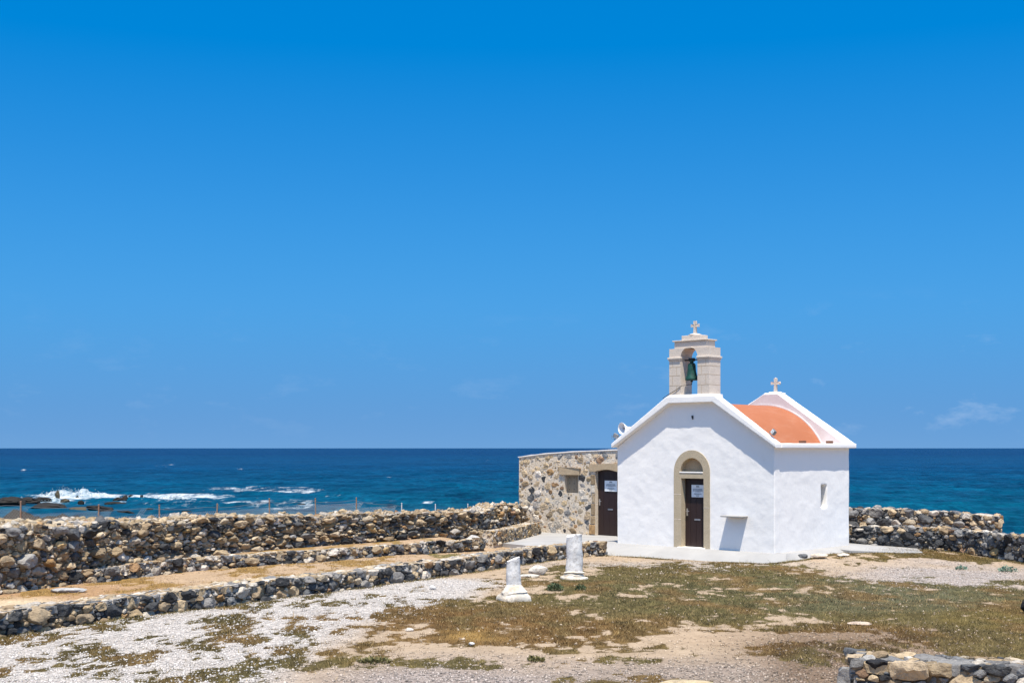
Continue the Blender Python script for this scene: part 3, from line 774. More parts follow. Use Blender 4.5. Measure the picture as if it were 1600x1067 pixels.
def organic(o, amp, seed):
    me = o.data; n = len(me.vertices)
    co_ = np.empty(n*3, np.float32); nr_ = np.empty(n*3, np.float32)
    me.vertices.foreach_get('co', co_); me.vertices.foreach_get('normal', nr_)
    co_ = co_.reshape(-1, 3); nr_ = nr_.reshape(-1, 3); d = np.empty(n, np.float32)
    A, B = Vector((seed, 0, 0)), Vector((0, seed, 0))
    for i, c in enumerate(co_.tolist()):
        p = Vector(c); d[i] = mn.noise(p*1.4+A)+.55*mn.noise(p*4.1+B)+.22*mn.noise(p*11)
    me.vertices.foreach_set('co', (co_+nr_*(d*amp)[:, None]).ravel())
    me.polygons.foreach_set('use_smooth', [True]*len(me.polygons)); me.update()
organic(wall, .0095, 4)
wall.data.name = 'wall'
if not wall.data.materials: wall.data.materials.append(M['plaster'])
try: wall.data.set_sharp_from_angle(angle=R(50))
except Exception as e: print('sharp', e)
# slit window: the small shaded opening inside the splay
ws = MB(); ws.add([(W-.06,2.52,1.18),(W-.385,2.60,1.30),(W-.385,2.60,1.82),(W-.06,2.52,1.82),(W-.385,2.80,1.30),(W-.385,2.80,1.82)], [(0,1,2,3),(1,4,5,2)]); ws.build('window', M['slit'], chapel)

def soft(mb, name, mat, parent, voxel=.02, amp=.004, seed=1):
    o = mb.build(name, mat, parent); r = o.modifiers.new('r', 'REMESH'); r.mode = 'VOXEL'; r.voxel_size = voxel
    bake(o); o.data.name = name
    if not o.data.materials: o.data.materials.append(mat)
    organic(o, amp, seed); return o
# front coping band over the gable
cp = MB()
outer = [(-.10, 2.90), (-.10, 3.03), (1.98, 4.41), (3.68, 4.41), (5.70, 3.03), (5.70, 2.90), (3.60, 4.22), (2.06, 4.22)]
cp.plate(outer[::-1], [], -.20, .09)
soft(cp, 'front_coping', M['plaster'], chapel, .022, .005, 8)
# side eaves with gutter
for sgn in (1, -1):
    e = MB(); xa, xb = (4.62, W+.185) if sgn > 0 else (-.1, .92)
    e.box(xa, xb, .08, 4.30, 2.895, 2.985)
    if sgn > 0: e.box(W-.06, W+.185, .08, 4.30, 2.90, 3.035)
    else: e.box(-.1, .08, .08, 4.30, 2.90, 3.035)
    soft(e, 'eave', M['plaster'], chapel, .02, .004, 12)
bk = MB()
bk.plate([(-.13, 2.90), (2.78, 4.44), (3.22, 4.44), (5.69, 2.90), (5.69, 3.03), (3.27, 4.60), (2.73, 4.60), (-.13, 3.03)], [], 3.905, 4.27)
soft(bk, 'rear_coping', M['plaster'], chapel, .022, .005, 9)
inner = MB(); inner.plate([(-.08, 2.96), (5.64, 2.96), (3.25, 4.575), (2.75, 4.575)], [], 3.85, 3.898)
inner.build('rear_gable', M['pink'], chapel)
# vault
vb = MB(); zc, RR = 1.913, 2.317
prof = arc(CXM, zc, RR, 29, 151, 48); prof_in = arc(CXM, zc, RR-.12, 30, 150, 48)
vb.plate(prof + prof_in[::-1], [], .085, 3.86)
vo = vb.build('roof', M['vault'], chapel)
vo.data.set_sharp_from_angle(angle=R(40)); vo.data.polygons.foreach_set('use_smooth', [True]*len(vo.data.polygons))
vo.data.set_sharp_from_angle(angle=R(40))
rim = MB()
rp = arc(CXM, zc, RR+.03, 28, 152, 60); rpi = arc(CXM, zc, RR-.02, 28, 152, 60)
rim.plate(rp + rpi[::-1], [], 3.80, 3.852); rim.build('roof_edging', M['pink'], chapel)
for y in (1.50, 3.02):
    d = MB(); d.box(W-.06, W+.05, y-.12, y+.12, 3.037, 3.115); d.build('drain_tile', M['tile'], chapel, bevel=.008)
hk = MB(); hk.tube([(2.80, .01, 3.78), (2.80, -.06, 3.79), (2.80, -.07, 3.84)], .012, 6); hk.box(2.782,2.818,-.022,.01,3.74,3.85); hk.build('hook', M['dark_metal'], chapel)

# stone door surround
sb = MB()
outer = [(SX0, -.02), (SX0, 2.21)] + arc(CXM, 2.21, .633, 180, 0, 28)[1:] + [(SX1, -.02), (3.188, -.02), (3.188, 2.02), (2.396, 2.02), (2.396, -.02)]
lun = arc(CXM, 2.215, .40, 0, 180, 22)
sb.plate(outer[::-1], [lun], -.022, .24)
for x0, x1, z in ((SX0+.004, 2.394, 1.55), (SX0+.02, 2.38, .82), (3.19, SX1-.004, 1.18)):
    sb.box(x0, x1, -.0245, .1, z-.009, z+.009, 1)
sur = sb.build('door_surround', [M['sand'], M['mortar_pale']], chapel)
lb = MB(); lb.plate(arc(CXM, 2.215, .43, 0, 180, 22), [], .17, .225); lb.build('lunette', M['lintel'], chapel)
ls = MB(); ls.box(CXM-.43, CXM+.40, -.035, .16, 2.178, 2.212); ls.build('lunette_sill', M['plaster'], chapel, bevel=.006)
th = MB(); th.box(2.30, 3.25, -.10, .30, -.03, .014); th.build('threshold', M['plaster'], chapel, bevel=.01)

def make_door(parent, x0, x1, z0, z1, y, arch=0.0):
    d = MB()
    if arch:
        n = 10; topc = [(x1-(x1-x0)*i/n, z1-arch+arch*math.sin(math.pi*i/n)) for i in range(n+1)]
        d.plate([(x0, z0), (x1, z0)] + topc, [], y, y+.05)
    else: d.box(x0, x1, y, y+.05, z0, z1)
    # raised battens make the leaf read as boards
    k = 4
    for i in range(k):
        a = x0+(x1-x0)*i/k; b = x0+(x1-x0)*(i+1)/k
        d.box(a+.006, b-.006, y-.008, y-.0005, z0+.03, z1-.05-arch)
    o = d.build('door', M['door'], parent, bevel=.003)
    h = MB(); zc_ = z0+(z1-z0)*.505; xh = x0+.075
    h.box(xh-.026, xh+.026, y-.022, y-.009, zc_-.11, zc_+.11); h.tube([(xh, y-.022, zc_+.03), (xh, y-.07, zc_+.03), (xh+.11, y-.072, zc_+.03)], .013, 8)
    h.build('handle', M['steel'], o, bevel=.003)
    l = MB(); xm = x0+(x1-x0)*.56; zl = z0+(z1-z0)*.40
    l.box(xm-.105, xm+.105, y-.020, y-.009, zl-.022, zl+.022); l.build('letter_slot', M['steel'], o, bevel=.003)
    return o
make_door(chapel, 2.40, 3.184, .015, 2.015, .185)
def notice(x0, x1, z0, z1, y, label):
    r = empty('notice', chap((x0+x1)/2, y, z0), CROT); w2 = (x1-x0)/2; h = z1-z0
    b = MB(); b.box(-w2, w2, -.012, 0, 0, h); t = b
    rows = [(.88, .22, .03), (.80, .26, .014), (.68, .66, .014), (.62, .78, .014), (.56, .74, .014), (.50, .80, .014), (.44, .42, .014), (.30, .52, .014), (.24, .60, .014), (.18, .34, .014), (.08, .24, .018)]
    for fz, fw, th_ in rows:
        x = -w2*fw*1.0
        while x < w2*fw-.01:
            l = random.uniform(.012, .045); xe = min(x+l, w2*fw)
            t.box(x, xe, -.0145, -.0122, h*fz-th_*.45, h*fz+th_*.45, 1); x = xe+.009
    o = b.build('notice', [M['paper'], M['ink']]); bpy.data.objects.remove(r); o.location = chap((x0+x1)/2, y, z0); o.rotation_euler = (0, 0, CROT)
    tag(o, label, 'notice'); return o
notice(2.635, 3.075, 1.47, 1.83, .174, 'white printed notice on the arched main door of the white chapel')
# shelf
sh = MB(); sh.box(W-1.56, W-.86, -.33, .03, .955, 1.0); sh.box(W-1.40, W-.98, -.05, .03, .925, .957)
soft(sh, 'wall_shelf', M['concrete'], chapel, .015, .003, 3)

# belfry -------------------------------------------------
BX = 2.75; y0, y1 = -.13, .44
bf = MB()
ro = .30
blk = [(BX-.705, 4.40), (BX-ro, 4.40), (BX-ro, 5.54)] + arc(BX, 5.54, ro, 180, 0, 20)[1:] + [(BX+ro, 4.40), (BX+.705, 4.40), (BX+.705, 5.81), (BX-.705, 5.81)]
bf.plate(blk, [], y0, y1)
# block courses cut as thin joints
for sx in (-1, 1):
    a, b = sorted((BX+sx*.707, BX+sx*(ro+.004)))
    for z in (4.73, 5.02, 5.27):
        bf.box(a, b, y0-.0022, y1+.0022, z-.006, z+.006, 1)
    for i, z in enumerate((4.46, 4.736, 5.026, 5.276)):
        z2 = (4.724, 5.014, 5.264, 5.45)[i]; xj = BX+sx*(.44+.15*(i % 2)); bf.box(xj-.005, xj+.005, y0-.0022, y0+.02, z, z2, 1)
bel = bf.build('belfry', [M['belfry'], M['lintel']], chapel)
def bpart(name, shapes, bevel=.01, mat='belfry'):
    b = MB()
    for s in shapes: b.box(*s)
    return b.build(name, M[mat], bel, bevel=bevel)
bpart('foot', [(BX-.755, BX+.755, y0-.03, y1+.05, 4.412, 4.46), (BX-.77, BX+.77, .095, y1+.04, 4.0, 4.411)], .01, 'plaster')
for sx in (-1, 1):
    a, b = sorted((BX+sx*.745, BX+sx*(ro-.02)))
    a2, b2 = sorted((BX+sx*.725, BX+sx*(ro-.01)))
    bpart('impost', [(a, b, y0-.045, y1+.045, 5.50, 5.56), (a2, b2, y0-.022, y1+.022, 5.455, 5.50)], .012)
bpart('upper_block', [(BX-.56, BX+.56, y0+.055, y1-.055, 5.81, 6.015)])
bpart('cornice', [(BX-.605, BX+.605, y0+.01, y1-.01, 6.015, 6.05)], .008, 'belfry')
bpart('cap', [(BX-.335, BX+.335, y0+.1, y1-.1, 6.05, 6.185)], .01, 'belfry')
kb = MB(); kb.lathe([(.0,6.18),(.19,6.18),(.2,6.205),(.13,6.235),(.05,6.25),(.0,6.252)], 16, BX+.02, .155); kb.build('knob', M['belfry'], bel, smooth=True)
def cross(parent, cx, cy, z, h, w, t, flare=1.35, c=None):
    c = c or MB(); zc_ = z+h*.66; hw = w/2; a = t/2; f = a*flare
    poly = [(cx-a*1.2, z), (cx+a*1.2, z), (cx+a, zc_-a), (cx+hw, zc_-f), (cx+hw, zc_+f), (cx+a, zc_+a), (cx+f, z+h), (cx-f, z+h), (cx-a, zc_+a), (cx-hw, zc_+f), (cx-hw, zc_-f), (cx-a, zc_-a)]
    c.plate(poly, [], cy-t*.45, cy+t*.45); return c.build('cross', M['belfry'], parent, bevel=.012)
cross(bel, BX+.02, .155, 6.24, .36, .25, .062, 1.15)
# bell
bb = MB(); bcx, bcy = BX-.055, .09; zb = 4.88
prof = [(.0,.02),(.205,.0),(.215,.012),(.205,.05),(.165,.14),(.138,.24),(.128,.36),(.122,.42),(.095,.46),(.06,.475),(.055,.50),(.085,.51),(.085,.535),(.05,.55),(.0,.55)]
bb.lathe([(r*.92, z*1.08+zb) for r, z in prof], 28, bcx, bcy)
bell = bb.build('bell', M['verdigris'], bel, smooth=True)
cl = MB(); cl.tube([(bcx, bcy, zb+.2), (bcx, bcy, zb-.03)], .012); cl.lathe([(0,-.13),(.012,-.12),(.012,-.06),(.035,-.04),(.035,-.01),(.012,.01),(0,.015)], 12, bcx, bcy)
cl.v = [(x, y, z if z > 1 else z+zb) for x, y, z in cl.v]
cl.build('clapper', M['dark_metal'], bel, smooth=True)
br = MB(); br.tube([(BX-.31, bcy, 5.475), (BX+.31, bcy, 5.475)], .022, 8); br.box(bcx-.09, bcx+.09, bcy-.04, bcy+.04, 5.44, 5.53)
br.build('bell_bar', M['dark_metal'], bel, bevel=.004)
rp_ = MB(); rp_.tube([(bcx, bcy, zb-.12), (bcx-.02, bcy-.1, 4.75), (BX-.25, y0-.01, 4.72), (BX-.45, y0-.02, 4.6), (BX-.72, y0-.03, 4.47), (BX-.9, y0-.06, 4.36)], .009, 6)
rp_.build('bell_rope', M['dark_metal'], bel)
# rear cross
rb = MB(); rb.box(2.72, 3.30, 3.95, 4.26, 4.602, 4.63); rb.box(2.85, 3.2, 4.0, 4.2, 4.63, 4.66); rb.build('cross_plinth', M['plaster'], chapel, bevel=.01)
k2 = MB()
for dx, dz in ((-.15, .277), (.15, .277), (0, .42)): k2.lathe([(0,-.035),(.03,-.02),(.036,0),(.03,.02),(0,.035)], 10, 3.04+dx, 4.1); k2.v[-50:] = [(x, y, z+4.655+dz) for x, y, z in k2.v[-50:]]
cross(chapel, 3.04, 4.1, 4.655, .42, .30, .07, 1.1, k2)

# floodlights and loudspeaker fixed to the gable
def floodlight(loc, rz, tilt, label):
    r = empty('floodlight', loc, rz)
    h = MB(); h.box(-.13, .13, -.05, .06, .09, .30); 
    for i in range(5): h.box(-.11+i*.05, -.10+i*.05, .058, .10, .11, .28)
    ho = h.build('housing', M['grey_paint'], r, bevel=.003)
    g = MB(); g.box(-.11, .11, -.058, -.0505, .11, .28); go = g.build('lens', M['glass'], r)
    for o in (ho, go): o.rotation_euler = (tilt, .5, 0)
    b = MB(); b.tube([(-.15,0,.2),(-.15,0,.03),(.15,0,.03),(.15,0,.2)], .012, 6); b.tube([(0,0,.03),(0,0,-.06)], .02, 8); b.build('bracket', M['grey_paint'], r)
    r.scale = (.62, .62, .62); tag(r, label, 'floodlight'); return r
floodlight(chap(5.42, .0, 3.25), CROT-.6, R(-25), 'small grey floodlight on the right slope of the chapel gable, beside the orange roof')
floodlight(chap(-.03, -.1, 3.17), CROT+.3, R(20), 'small grey floodlight at the left end of the chapel gable, below the horn')
sp = empty('loudspeaker', chap(.33, .02, 3.36), -1.0); sp.scale = (.88, .88, .88)
tag(sp, 'white horn loudspeaker on the left slope of the chapel gable', 'loudspeaker')
hn = MB(); n = 28
prof = [(.20,-.22),(.205,-.215),(.15,-.12),(.09,-.02),(.06,.06),(.06,.16),(.0,.165)]
prof_in = [(.19,-.215),(.14,-.12),(.08,-.03),(.045,.03),(0,.03)]
vs = []; fs = []
allp = list(reversed(prof_in)) + prof
for r_, y in allp:
    for k in range(n):
        t = 2*math.pi*k/n; vs.append((r_*math.cos(t), y, .16+r_*math.sin(t)*1.0))
for i in range(len(allp)-1):
    for k in range(n): fs.append((i*n+k, (i+1)*n+k, (i+1)*n+(k+1) % n, i*n+(k+1) % n))
hn.add(vs, fs); ho = hn.build('horn', M['horn'], sp, smooth=True)
dr = MB(); dr.tube([(0, .0, .16), (0, -.13, .16)], [.04, .025], 12); dr.v.clear(); dr.f.clear(); dr.m.clear(); dr.c.clear(); dr.tube([(0,-.13,.16),(0,.0,.16),(0,.15,.16),(0,.165,.16),(0,.23,.16)], [.025,.04,.04,.07,.07], 16); dr.build('driver', M['grey_paint'], sp)
b = MB(); b.tube([(0,.08,.1),(0,.08,-.12)], .018, 8); b.box(-.06,.06,.03,.13,.085,.105); b.build('bracket', M['grey_paint'], sp)

# ------------------------------------------------------------------ stone annex
AY = 2.4
annex = empty('stone_annex', chap(-6.37, AY), CROT)
tag(annex, 'flat-topped rubble stone annex with a dark door attached behind the white chapel', 'annex')
AX0, AX1 = 0.0, 6.36                      # local x from its left end to the chapel wall
def atop(x): return float(np.interp(x, [0, 1.2, 2.6, 4.45, 6.4], [2.58, 2.70, 2.78, 2.84, 2.86]))
dx0, dx1, dz1 = 3.49, 4.45, 2.19
wx0, wx1, wz0, wz1 = 2.13, 2.75, 1.37, 2.02
ab = MB()
n = 24
topl = [(AX1-(AX1-AX0)*i/n, atop(AX1-(AX1-AX0)*i/n)) for i in range(n+1)]
doorhole = [(dx0, -.3), (dx0, 2.12)] + [(dx0+(dx1-dx0)*i/8, 2.12+.07*math.sin(math.pi*i/8)) for i in range(1, 8)] + [(dx1, 2.12), (dx1, -.3)]
outl = [(AX0, -.3)] + doorhole + [(AX1, -.3)] + topl
ab.plate(outl, [[(wx0, wz0), (wx1, wz0), (wx1, wz1), (wx0, wz1)]], 0, .5)
# left flank, rear and roof slab
ab.box(AX0, AX0+.45, .5, 2.6, -.3, 2.52); ab.box(AX0, AX1, 2.6, 3.0, -.3, 2.52); ab.box(AX0+.45, AX1, .5, 2.6, 2.3, 2.45)
fm_ = lambda s, t: (Vector((s, 0, t*atop(s)/2.86)), Vector((0, -1, 0)))
holes = [(dx0-.16, dx1+.14, -.1, 2.24*2.86/2.84), (wx0-.02, wx1+.02, wz0*1.03, wz1*1.03), (wx0-.18, wx1+.1, wz1*1.03, 2.29)]
cells = pack(.02, AX1, -.05, 2.80, [.185,.14,.10,.065,.04], 1.4, holes, .9)
lay(ab, cells, fm_, .011, .11, (52,22,11,7,8), 1, rough=.13, prot=.010, rnd=1, facet=.25, bright=1.18)
# flank stones
fl = lambda s, t: (Vector((0, 3.0-s, t*2.52/2.6)), Vector((-1, 0, 0)))
lay(ab, pack(0, 3.0, -.05, 2.55, [.17,.12,.08], 1.3), fl, .016, .1, (60,16,12,8,4), 1, rough=.16, prot=.006, rnd=1, facet=.2)
aw = ab.build('wall', [M['mortar_pale'], M['stone']], annex, colors=True)
cpn = MB()
pts = [(AX0-.03+(AX1-AX0)*i/30, atop((AX1-AX0)*i/30)) for i in range(31)]
cpn.plate([(x, z-.01) for x, z in pts] + [(x, z+.022+.014*nz(x, 77, 5)) for x, z in reversed(pts)], [], -.03, .55)
cpn.build('coping', M['plaster'], annex, bevel=.012)
# quoins round the door
q = MB()
zz = 0.0
for h in (.34, .30, .42, .33, .27, .36):
    wq = random.uniform(.13, .2)
    blob_c = pick((70,12,4,0,14) if zz > .1 else (0,0,0,0,1))
    q.box(dx0-wq-.12*(zz == 0), dx0-.005, -.035, .2, zz+.012, zz+h-.012, 1, blob_c); zz += h
ql = q.build('door_jamb', [M['mortar_pale'], M['stone']], annex, bevel=.02, colors=True)
li = MB()
li.plate([(dx0-.24, 2.12)] + [(dx0+(dx1-dx0)*i/8, 2.122+.07*math.sin(math.pi*i/8)) for i in range(9)] + [(dx1+.2, 2.12), (dx1+.2, 2.40), (dx0-.24, 2.36)], [], -.04, .3)
li.build('lintel', M['lintel'], annex, bevel=.015)
make_door(annex, dx0+.0, dx1, -.02, 2.18, .16, .06)
wl_ = MB(); wl_.plate([(wx0-.18, wz1+.0), (wx1+.08, wz1+.0), (wx1+.11, wz1+.2), (wx0-.16, wz1+.21)], [], -.06, .25)
wl_.build('window_lintel', M['lintel'], annex, bevel=.03)
sh_ = MB()
for i in range(3):
    a = wx0+(wx1-wx0)*i/3; sh_.box(a+.004, a+(wx1-wx0)/3-.004, .15, .19, wz0, wz1)
nl = MB()
for i in range(3):
    for z in (wz0+.12, wz0+.32, wz0+.52): nl.lathe([(0,0),(.016,0),(.012,.01),(0,.012)], 8, wx0+(wx1-wx0)*(i+.5)/3, 0)
k = 0
vv = []
for i in range(3):
    for z in (wz0+.12, wz0+.32, wz0+.52):
        for x, y, d in nl.v[k:k+32]: vv.append((x, .149-d, z+y))
        k += 32
sh_.add(vv, nl.f, 1); so = sh_.build('shutter', [M['wood'], M['dark_metal']], annex)
# notice on the annex door (chapel coords)
notice(-6.37+dx0+.30, -6.37+dx0+.83, 1.46, 1.82, AY+.149, 'white printed notice on the dark door of the rubble stone annex')
# threshold
t_ = MB(); t_.box(dx0-.02, dx1+.02, -.08, .2, -.06, -.019); t_.build('threshold', M['concrete'], annex, bevel=.01)

# ------------------------------------------------------------------ pavement round the chapel
pv = MB()
top_in = [(-.45,-.5),(1.2,-.22),(2.8,-.24),(4.4,-.24),(5.55,-.25),(5.85,.1),(5.85,1.0),(5.82,2.2),(5.9,3.3),(6.1,4.4)]
bot = [(.22,-1.36),(1.35,-1.2),(2.5,-1.18),(4.3,-1.0),(5.64,-.75),(6.0,-.2),(6.3,.7),(6.35,1.7),(6.35,2.7),(7.2,5.1)]
zt_ = [-.004,-.004,-.004,-.006,-.006,-.01,-.012,-.012,-.012,-.012]; zb_ = [-.34,-.36,-.36,-.34,-.36,-.3,-.22,-.2,-.2,-.2]
# subdivide the ramp for an irregular poured edge
vs = []; fs = []; m = 7; NS = 6; cols_ = (len(top_in)-1)*NS+1
for k in range(cols_):
    i = min(k//NS, len(top_in)-2); u = (k-i*NS)/NS
    a = Vector((*top_in[i], zt_[i]))*(1-u)+Vector((*top_in[i+1], zt_[i+1]))*u
    b_ = Vector((*bot[i], zb_[i]))*(1-u)+Vector((*bot[i+1], zb_[i+1]))*u
    wob = .10*mn.noise(Vector((k*.23, 3, 1)))+.05*mn.noise(Vector((k*.7, 5, 1)))
    back_ = Vector((min(a.x, W-.3) if a.y > -.2 else a.x, .3 if a.y < .3 else a.y, a.z))
    for j in range(m):
        t = j/(m-1)
        if j == 0: p = Vector((back_.x, back_.y, a.z))
        else:
            t = (j-1)/(m-2); p = a*(1-t)+b_*t; p.z = a.z+(b_.z-a.z)*t**1.15
            p.x += wob*t*.6; p.y += wob*t
        wx_, wy_, _ = chap(p.x, p.y); vs.append((wx_, wy_, p.z))
for k in range(cols_-1):
    for j in range(m-1): fs.append((k*m+j, k*m+j+1, (k+1)*m+j+1, (k+1)*m+j)[::-1])
pv.add(vs, fs)
# patio slab before the annex
pat = [px2w(776,847.5,-.02), px2w(815,851,-.02), px2w(846,856,-.02), px2w(882,851,-.02), px2w(930,850,-.02), chap(-.28,-.3)[:2]]
back_pts = [chap(.2,.3)[:2], chap(.2,2.5)[:2], chap(-6.3,2.5)[:2], (.9,43.9), (.3,41.5), (-.2,39.9)]
poly = pat+back_pts
tri = tessellate_polygon([[Vector((a, c, 0)) for a, c in poly]])
pv.add([(a, c, -.02) for a, c in poly], [t for t in tri])
nb = len(poly); 
pv.add([(a, c, -.02) for a, c in poly]+[(a, c, -.4) for a, c in poly], [(i, (i+1) % nb, (i+1) % nb+nb, i+nb) for i in range(nb)])
# strip running right to the curved wall
st = [chap(5.6,3.0)[:2], chap(6.35,2.7)[:2], px2w(1360,861,-.07), px2w(1410,861.5,-.08), px2w(1442,861,-.09), (12.3,38.9), (10.9,39.6), (10.2,40.0)]
tri = tessellate_polygon([[Vector((a, c, 0)) for a, c in st]])
zs_ = -.05
zs_ = [-.03,-.04,-.085,-.11,-.13,-.13,-.05,-.03]; pv.add([(p_[0], p_[1], z_) for p_, z_ in zip(st, zs_)], [t for t in tri]); nb = len(st)
pv.add([(p_[0], p_[1], z_) for p_, z_ in zip(st, zs_)]+[(a, c, -.4) for a, c in st], [(i, (i+1) % nb, (i+1) % nb+nb, i+nb) for i in range(nb)])
po = pv.build('pavement', M['concrete'])
bm = bmesh.new(); bm.from_mesh(po.data); bmesh.ops.recalc_face_normals(bm, faces=bm.faces)
for f in bm.faces:
    if abs(f.normal.z) > .3 and f.normal.z < 0: f.normal_flip()
bm.to_mesh(po.data); bm.free()
tag(po, kind='structure')

# ------------------------------------------------------------------ broken columns
def zg(x, y): return float(height(np.array([x]), np.array([y]))[0])
def column(px, py, shaft_r, shaft_h, base_h, base_w, label, lean, broken, seed):
    x, y = px2w(px, py, -.27); z = zg(x, y)-.03; y += base_w*.3
    r = empty('broken_column', (x, y, z), .4)
    sh = MB(); n = 36; m = 22; vs = []
    for i in range(m+1):
        t = i/m
        for k in range(n):
            a = 2*math.pi*k/n; rr = shaft_r*(1.05-.10*t)
            c, s = math.cos(a), math.sin(a)
            top = shaft_h*(1-broken*(.5+.5*math.cos(a-2.6))+.05*mn.noise(Vector((c*2, s*2, seed))))
            p = Vector((c*rr, s*rr, base_h*.8+top*t))
            q = p+mn.noise_vector(p*4+Vector((seed, 0, 0)))*.018+mn.noise_vector(p*13)*.007
            q.x += lean*p.z
            vs.append(q)
    fs = [(i*n+k, i*n+(k+1) % n, (i+1)*n+(k+1) % n, (i+1)*n+k) for i in range(m) for k in range(n)]
    tp = sum((v for v in vs[m*n:]), Vector())/n; vs.append(tp+Vector((.02, 0, .03)))
    fs += [(m*n+k, m*n+(k+1) % n, (m+1)*n) for k in range(n)]
    sh.add(vs, fs); o = sh.build('shaft', M['marble'], r, smooth=True); o.data.set_sharp_from_angle(angle=R(45))
    b = MB(); w = base_w/2; vs = []; n = 40
    prof = [(1.0, 0), (1.02, .04), (.98, base_h*.36), (.9, base_h*.42), (.86, base_h*.5), (.88, base_h*.6), (.74, base_h*.72), (shaft_r/w*1.25, base_h*.92), (shaft_r/w*1.08, base_h*1.04), (shaft_r/w*.8, base_h*1.05)]
    for f_, zz in prof:
        e = 5.0 if zz < base_h*.45 else 2.6
        for k in range(n):
            a = 2*math.pi*k/n; c, s = math.cos(a), math.sin(a)
            rr = w*f_/((abs(c)**e+abs(s)**e)**(1/e)) if f_ > .7 else w*f_
            p = Vector((c*rr, s*rr, zz)); p += mn.noise_vector(p*3.2+Vector((seed*3, 1, 0)))*.055*(1 if f_ > .7 else .3)+mn.noise_vector(p*9)*.015
            vs.append(p)
    fs = [(i*n+k, i*n+(k+1) % n, (i+1)*n+(k+1) % n, (i+1)*n+k) for i in range(len(prof)-1) for k in range(n)]
    fs += [tuple(range(n))[::-1]]
    b.add(vs, fs); o = b.build('column_base', M['marble_base'], r, smooth=True); o.data.set_sharp_from_angle(angle=R(50))
    tag(r, label, 'column', 'broken marble columns'); return r
column(803, 939, .150, .66, .34, .60, 'nearer broken white marble column on a wide worn base with a pointed slanting top', -.02, .16, 3)
column(898, 905, .195, .95, .20, .56, 'farther and taller broken marble column with a flat jagged top and moulded base', .0, .07, 8)

# ------------------------------------------------------------------ loose stones
def rock(name, px, py, z, size, col, label, cat, mat=None, rot=0, src=None, group=None, sink=.25, rough=.25):
    x, y = px2w(px, py, z); mb = MB()
    blob(mb, (0, 0, 0), size, rot, col, 0, rough, src or ICO3)
    o = mb.build(name, mat or M['stone'], None, smooth=True, colors=True); o.data.set_sharp_from_angle(angle=R(35))
    o.location = (x, y+size[1]*.6, z+size[2]*(1-sink)); tag(o, label, cat, group); return o
rock('boulder', 841, 899, -.27, (.24,.17,.15), (.62,.575,.51), 'white boulder lying on the grass between the two broken columns', 'stone')
rock('stone_slab', 826, 902, -.27, (.28,.13,.045), (.6,.56,.49), 'flat white slab lying left of the white boulder in the grass', 'stone')
rock('boulder', 776, 848, -.03, (.26,.17,.17), (.62,.575,.51), 'smooth white block at the far end of the low ledge wall', 'stone')
rock('boulder', 740, 851, .0, (.26,.17,.17), (.50,.49,.48), 'pale grey block at the far end of the ledge wall, beside the white one', 'stone')
rock('stone_slab', 102, 927, .05, (.34,.2,.06), (.44,.43,.42), 'flat pale grey slab lying on the sandy terrace at the left', 'stone', rot=.4)
rock('stone', 640, 987, -.27, (.075,.05,.04), (.72,.66,.58), 'white stone in the brown grass left of the golden tuft', 'stone')
rock('stone', 1345, 977, -.27, (.24,.12,.035), (.58,.46,.36), 'flat beige stone showing through the brown grass at right', 'stone')
rock('stone', 1280, 871, -.12, (.26,.16,.06), (.60,.52,.42), 'flat beige stone beside the pavement right of the chapel', 'stone')
rock('stone', 1318, 869, -.12, (.18,.12,.05), (.64,.58,.5), 'small pale stone in the grass right of the chapel pavement', 'stone')
rock('stone', 1254, 872, -.15, (.16,.12,.07), (.12,.125,.13), 'dark grey stone at the broken edge of the chapel pavement', 'stone')
rock('stone_slab', 1070, 1074, -.27, (.38,.16,.05), (.52,.42,.27), 'yellowish slab at the bottom edge of the photo', 'stone')
rock('boulder', 1604, 957, -.27, (.10,.1,.16), (.02,.02,.022), 'small black rock cut by the right edge of the photo', 'stone')
rock('stone', 737, 1008, -.27, (.05,.04,.03), (.7,.68,.64), 'little white stone below the golden grass', 'stone')
rock('stone', 676, 921, -.27, (.09,.07,.06), (.62,.6,.58), 'white stone at the foot of the nearest low wall', 'stone')

# ------------------------------------------------------------------ small plants
def shrub(px, py, r, h, mat, label, n=130):
    x, y = px2w(px, py, -.27); z = zg(x, y); root = empty('shrub', (x, y, z))
    mb = MB()
    for _ in range(n):
        a = random.uniform(0, 6.283); rr = r*math.sqrt(random.random()); zz = h*random.random()*(1-.5*(rr/r)**2)
        p = Vector((rr*math.cos(a), rr*math.sin(a), zz)); d = Vector((math.cos(a)*.7+random.gauss(0,.4), math.sin(a)*.7+random.gauss(0,.4), random.uniform(.2, 1.1))).normalized()
        s_ = d.cross(Vector((random.gauss(0,1), random.gauss(0,1), random.gauss(0,1)))).normalized(); l = random.uniform(.035, .075); w_ = l*.26
        mb.add([p, p+d*l*.5+s_*w_, p+d*l, p+d*l*.5-s_*w_], [(0,1,2,3)])
    mb.build('foliage', mat, root)
    st_ = MB()
    for k in range(7):
        a = k*.9; st_.tube([(0,0,-.02), (r*.4*math.cos(a), r*.4*math.sin(a), h*.5), (r*.7*math.cos(a), r*.7*math.sin(a), h*.8)], [.006,.004,.002], 5)
    st_.build('stem', M['leaf'], root)
    tag(root, label, 'plant'); return root
shrub(867, 924, .17, .17, M['leaf'], 'small dark green shrub in the grass below the white boulder', 320)
shrub(907, 923, .10, .13, M['leaf'], 'tiny dark green shrub in the grass below the taller column', 140)
shrub(1574, 893, .22, .14, M['leaf_blue'], 'low bluish green plant on the gravel near the right edge, larger of two', 190)
shrub(1503, 889, .15, .09, M['leaf_blue'], 'low bluish green plant on the gravel below the curved wall, smaller of two', 110)
shrub(838, 1033, .12, .05, M['weed'], 'flat green weed on the grey gravel in the foreground', 130)
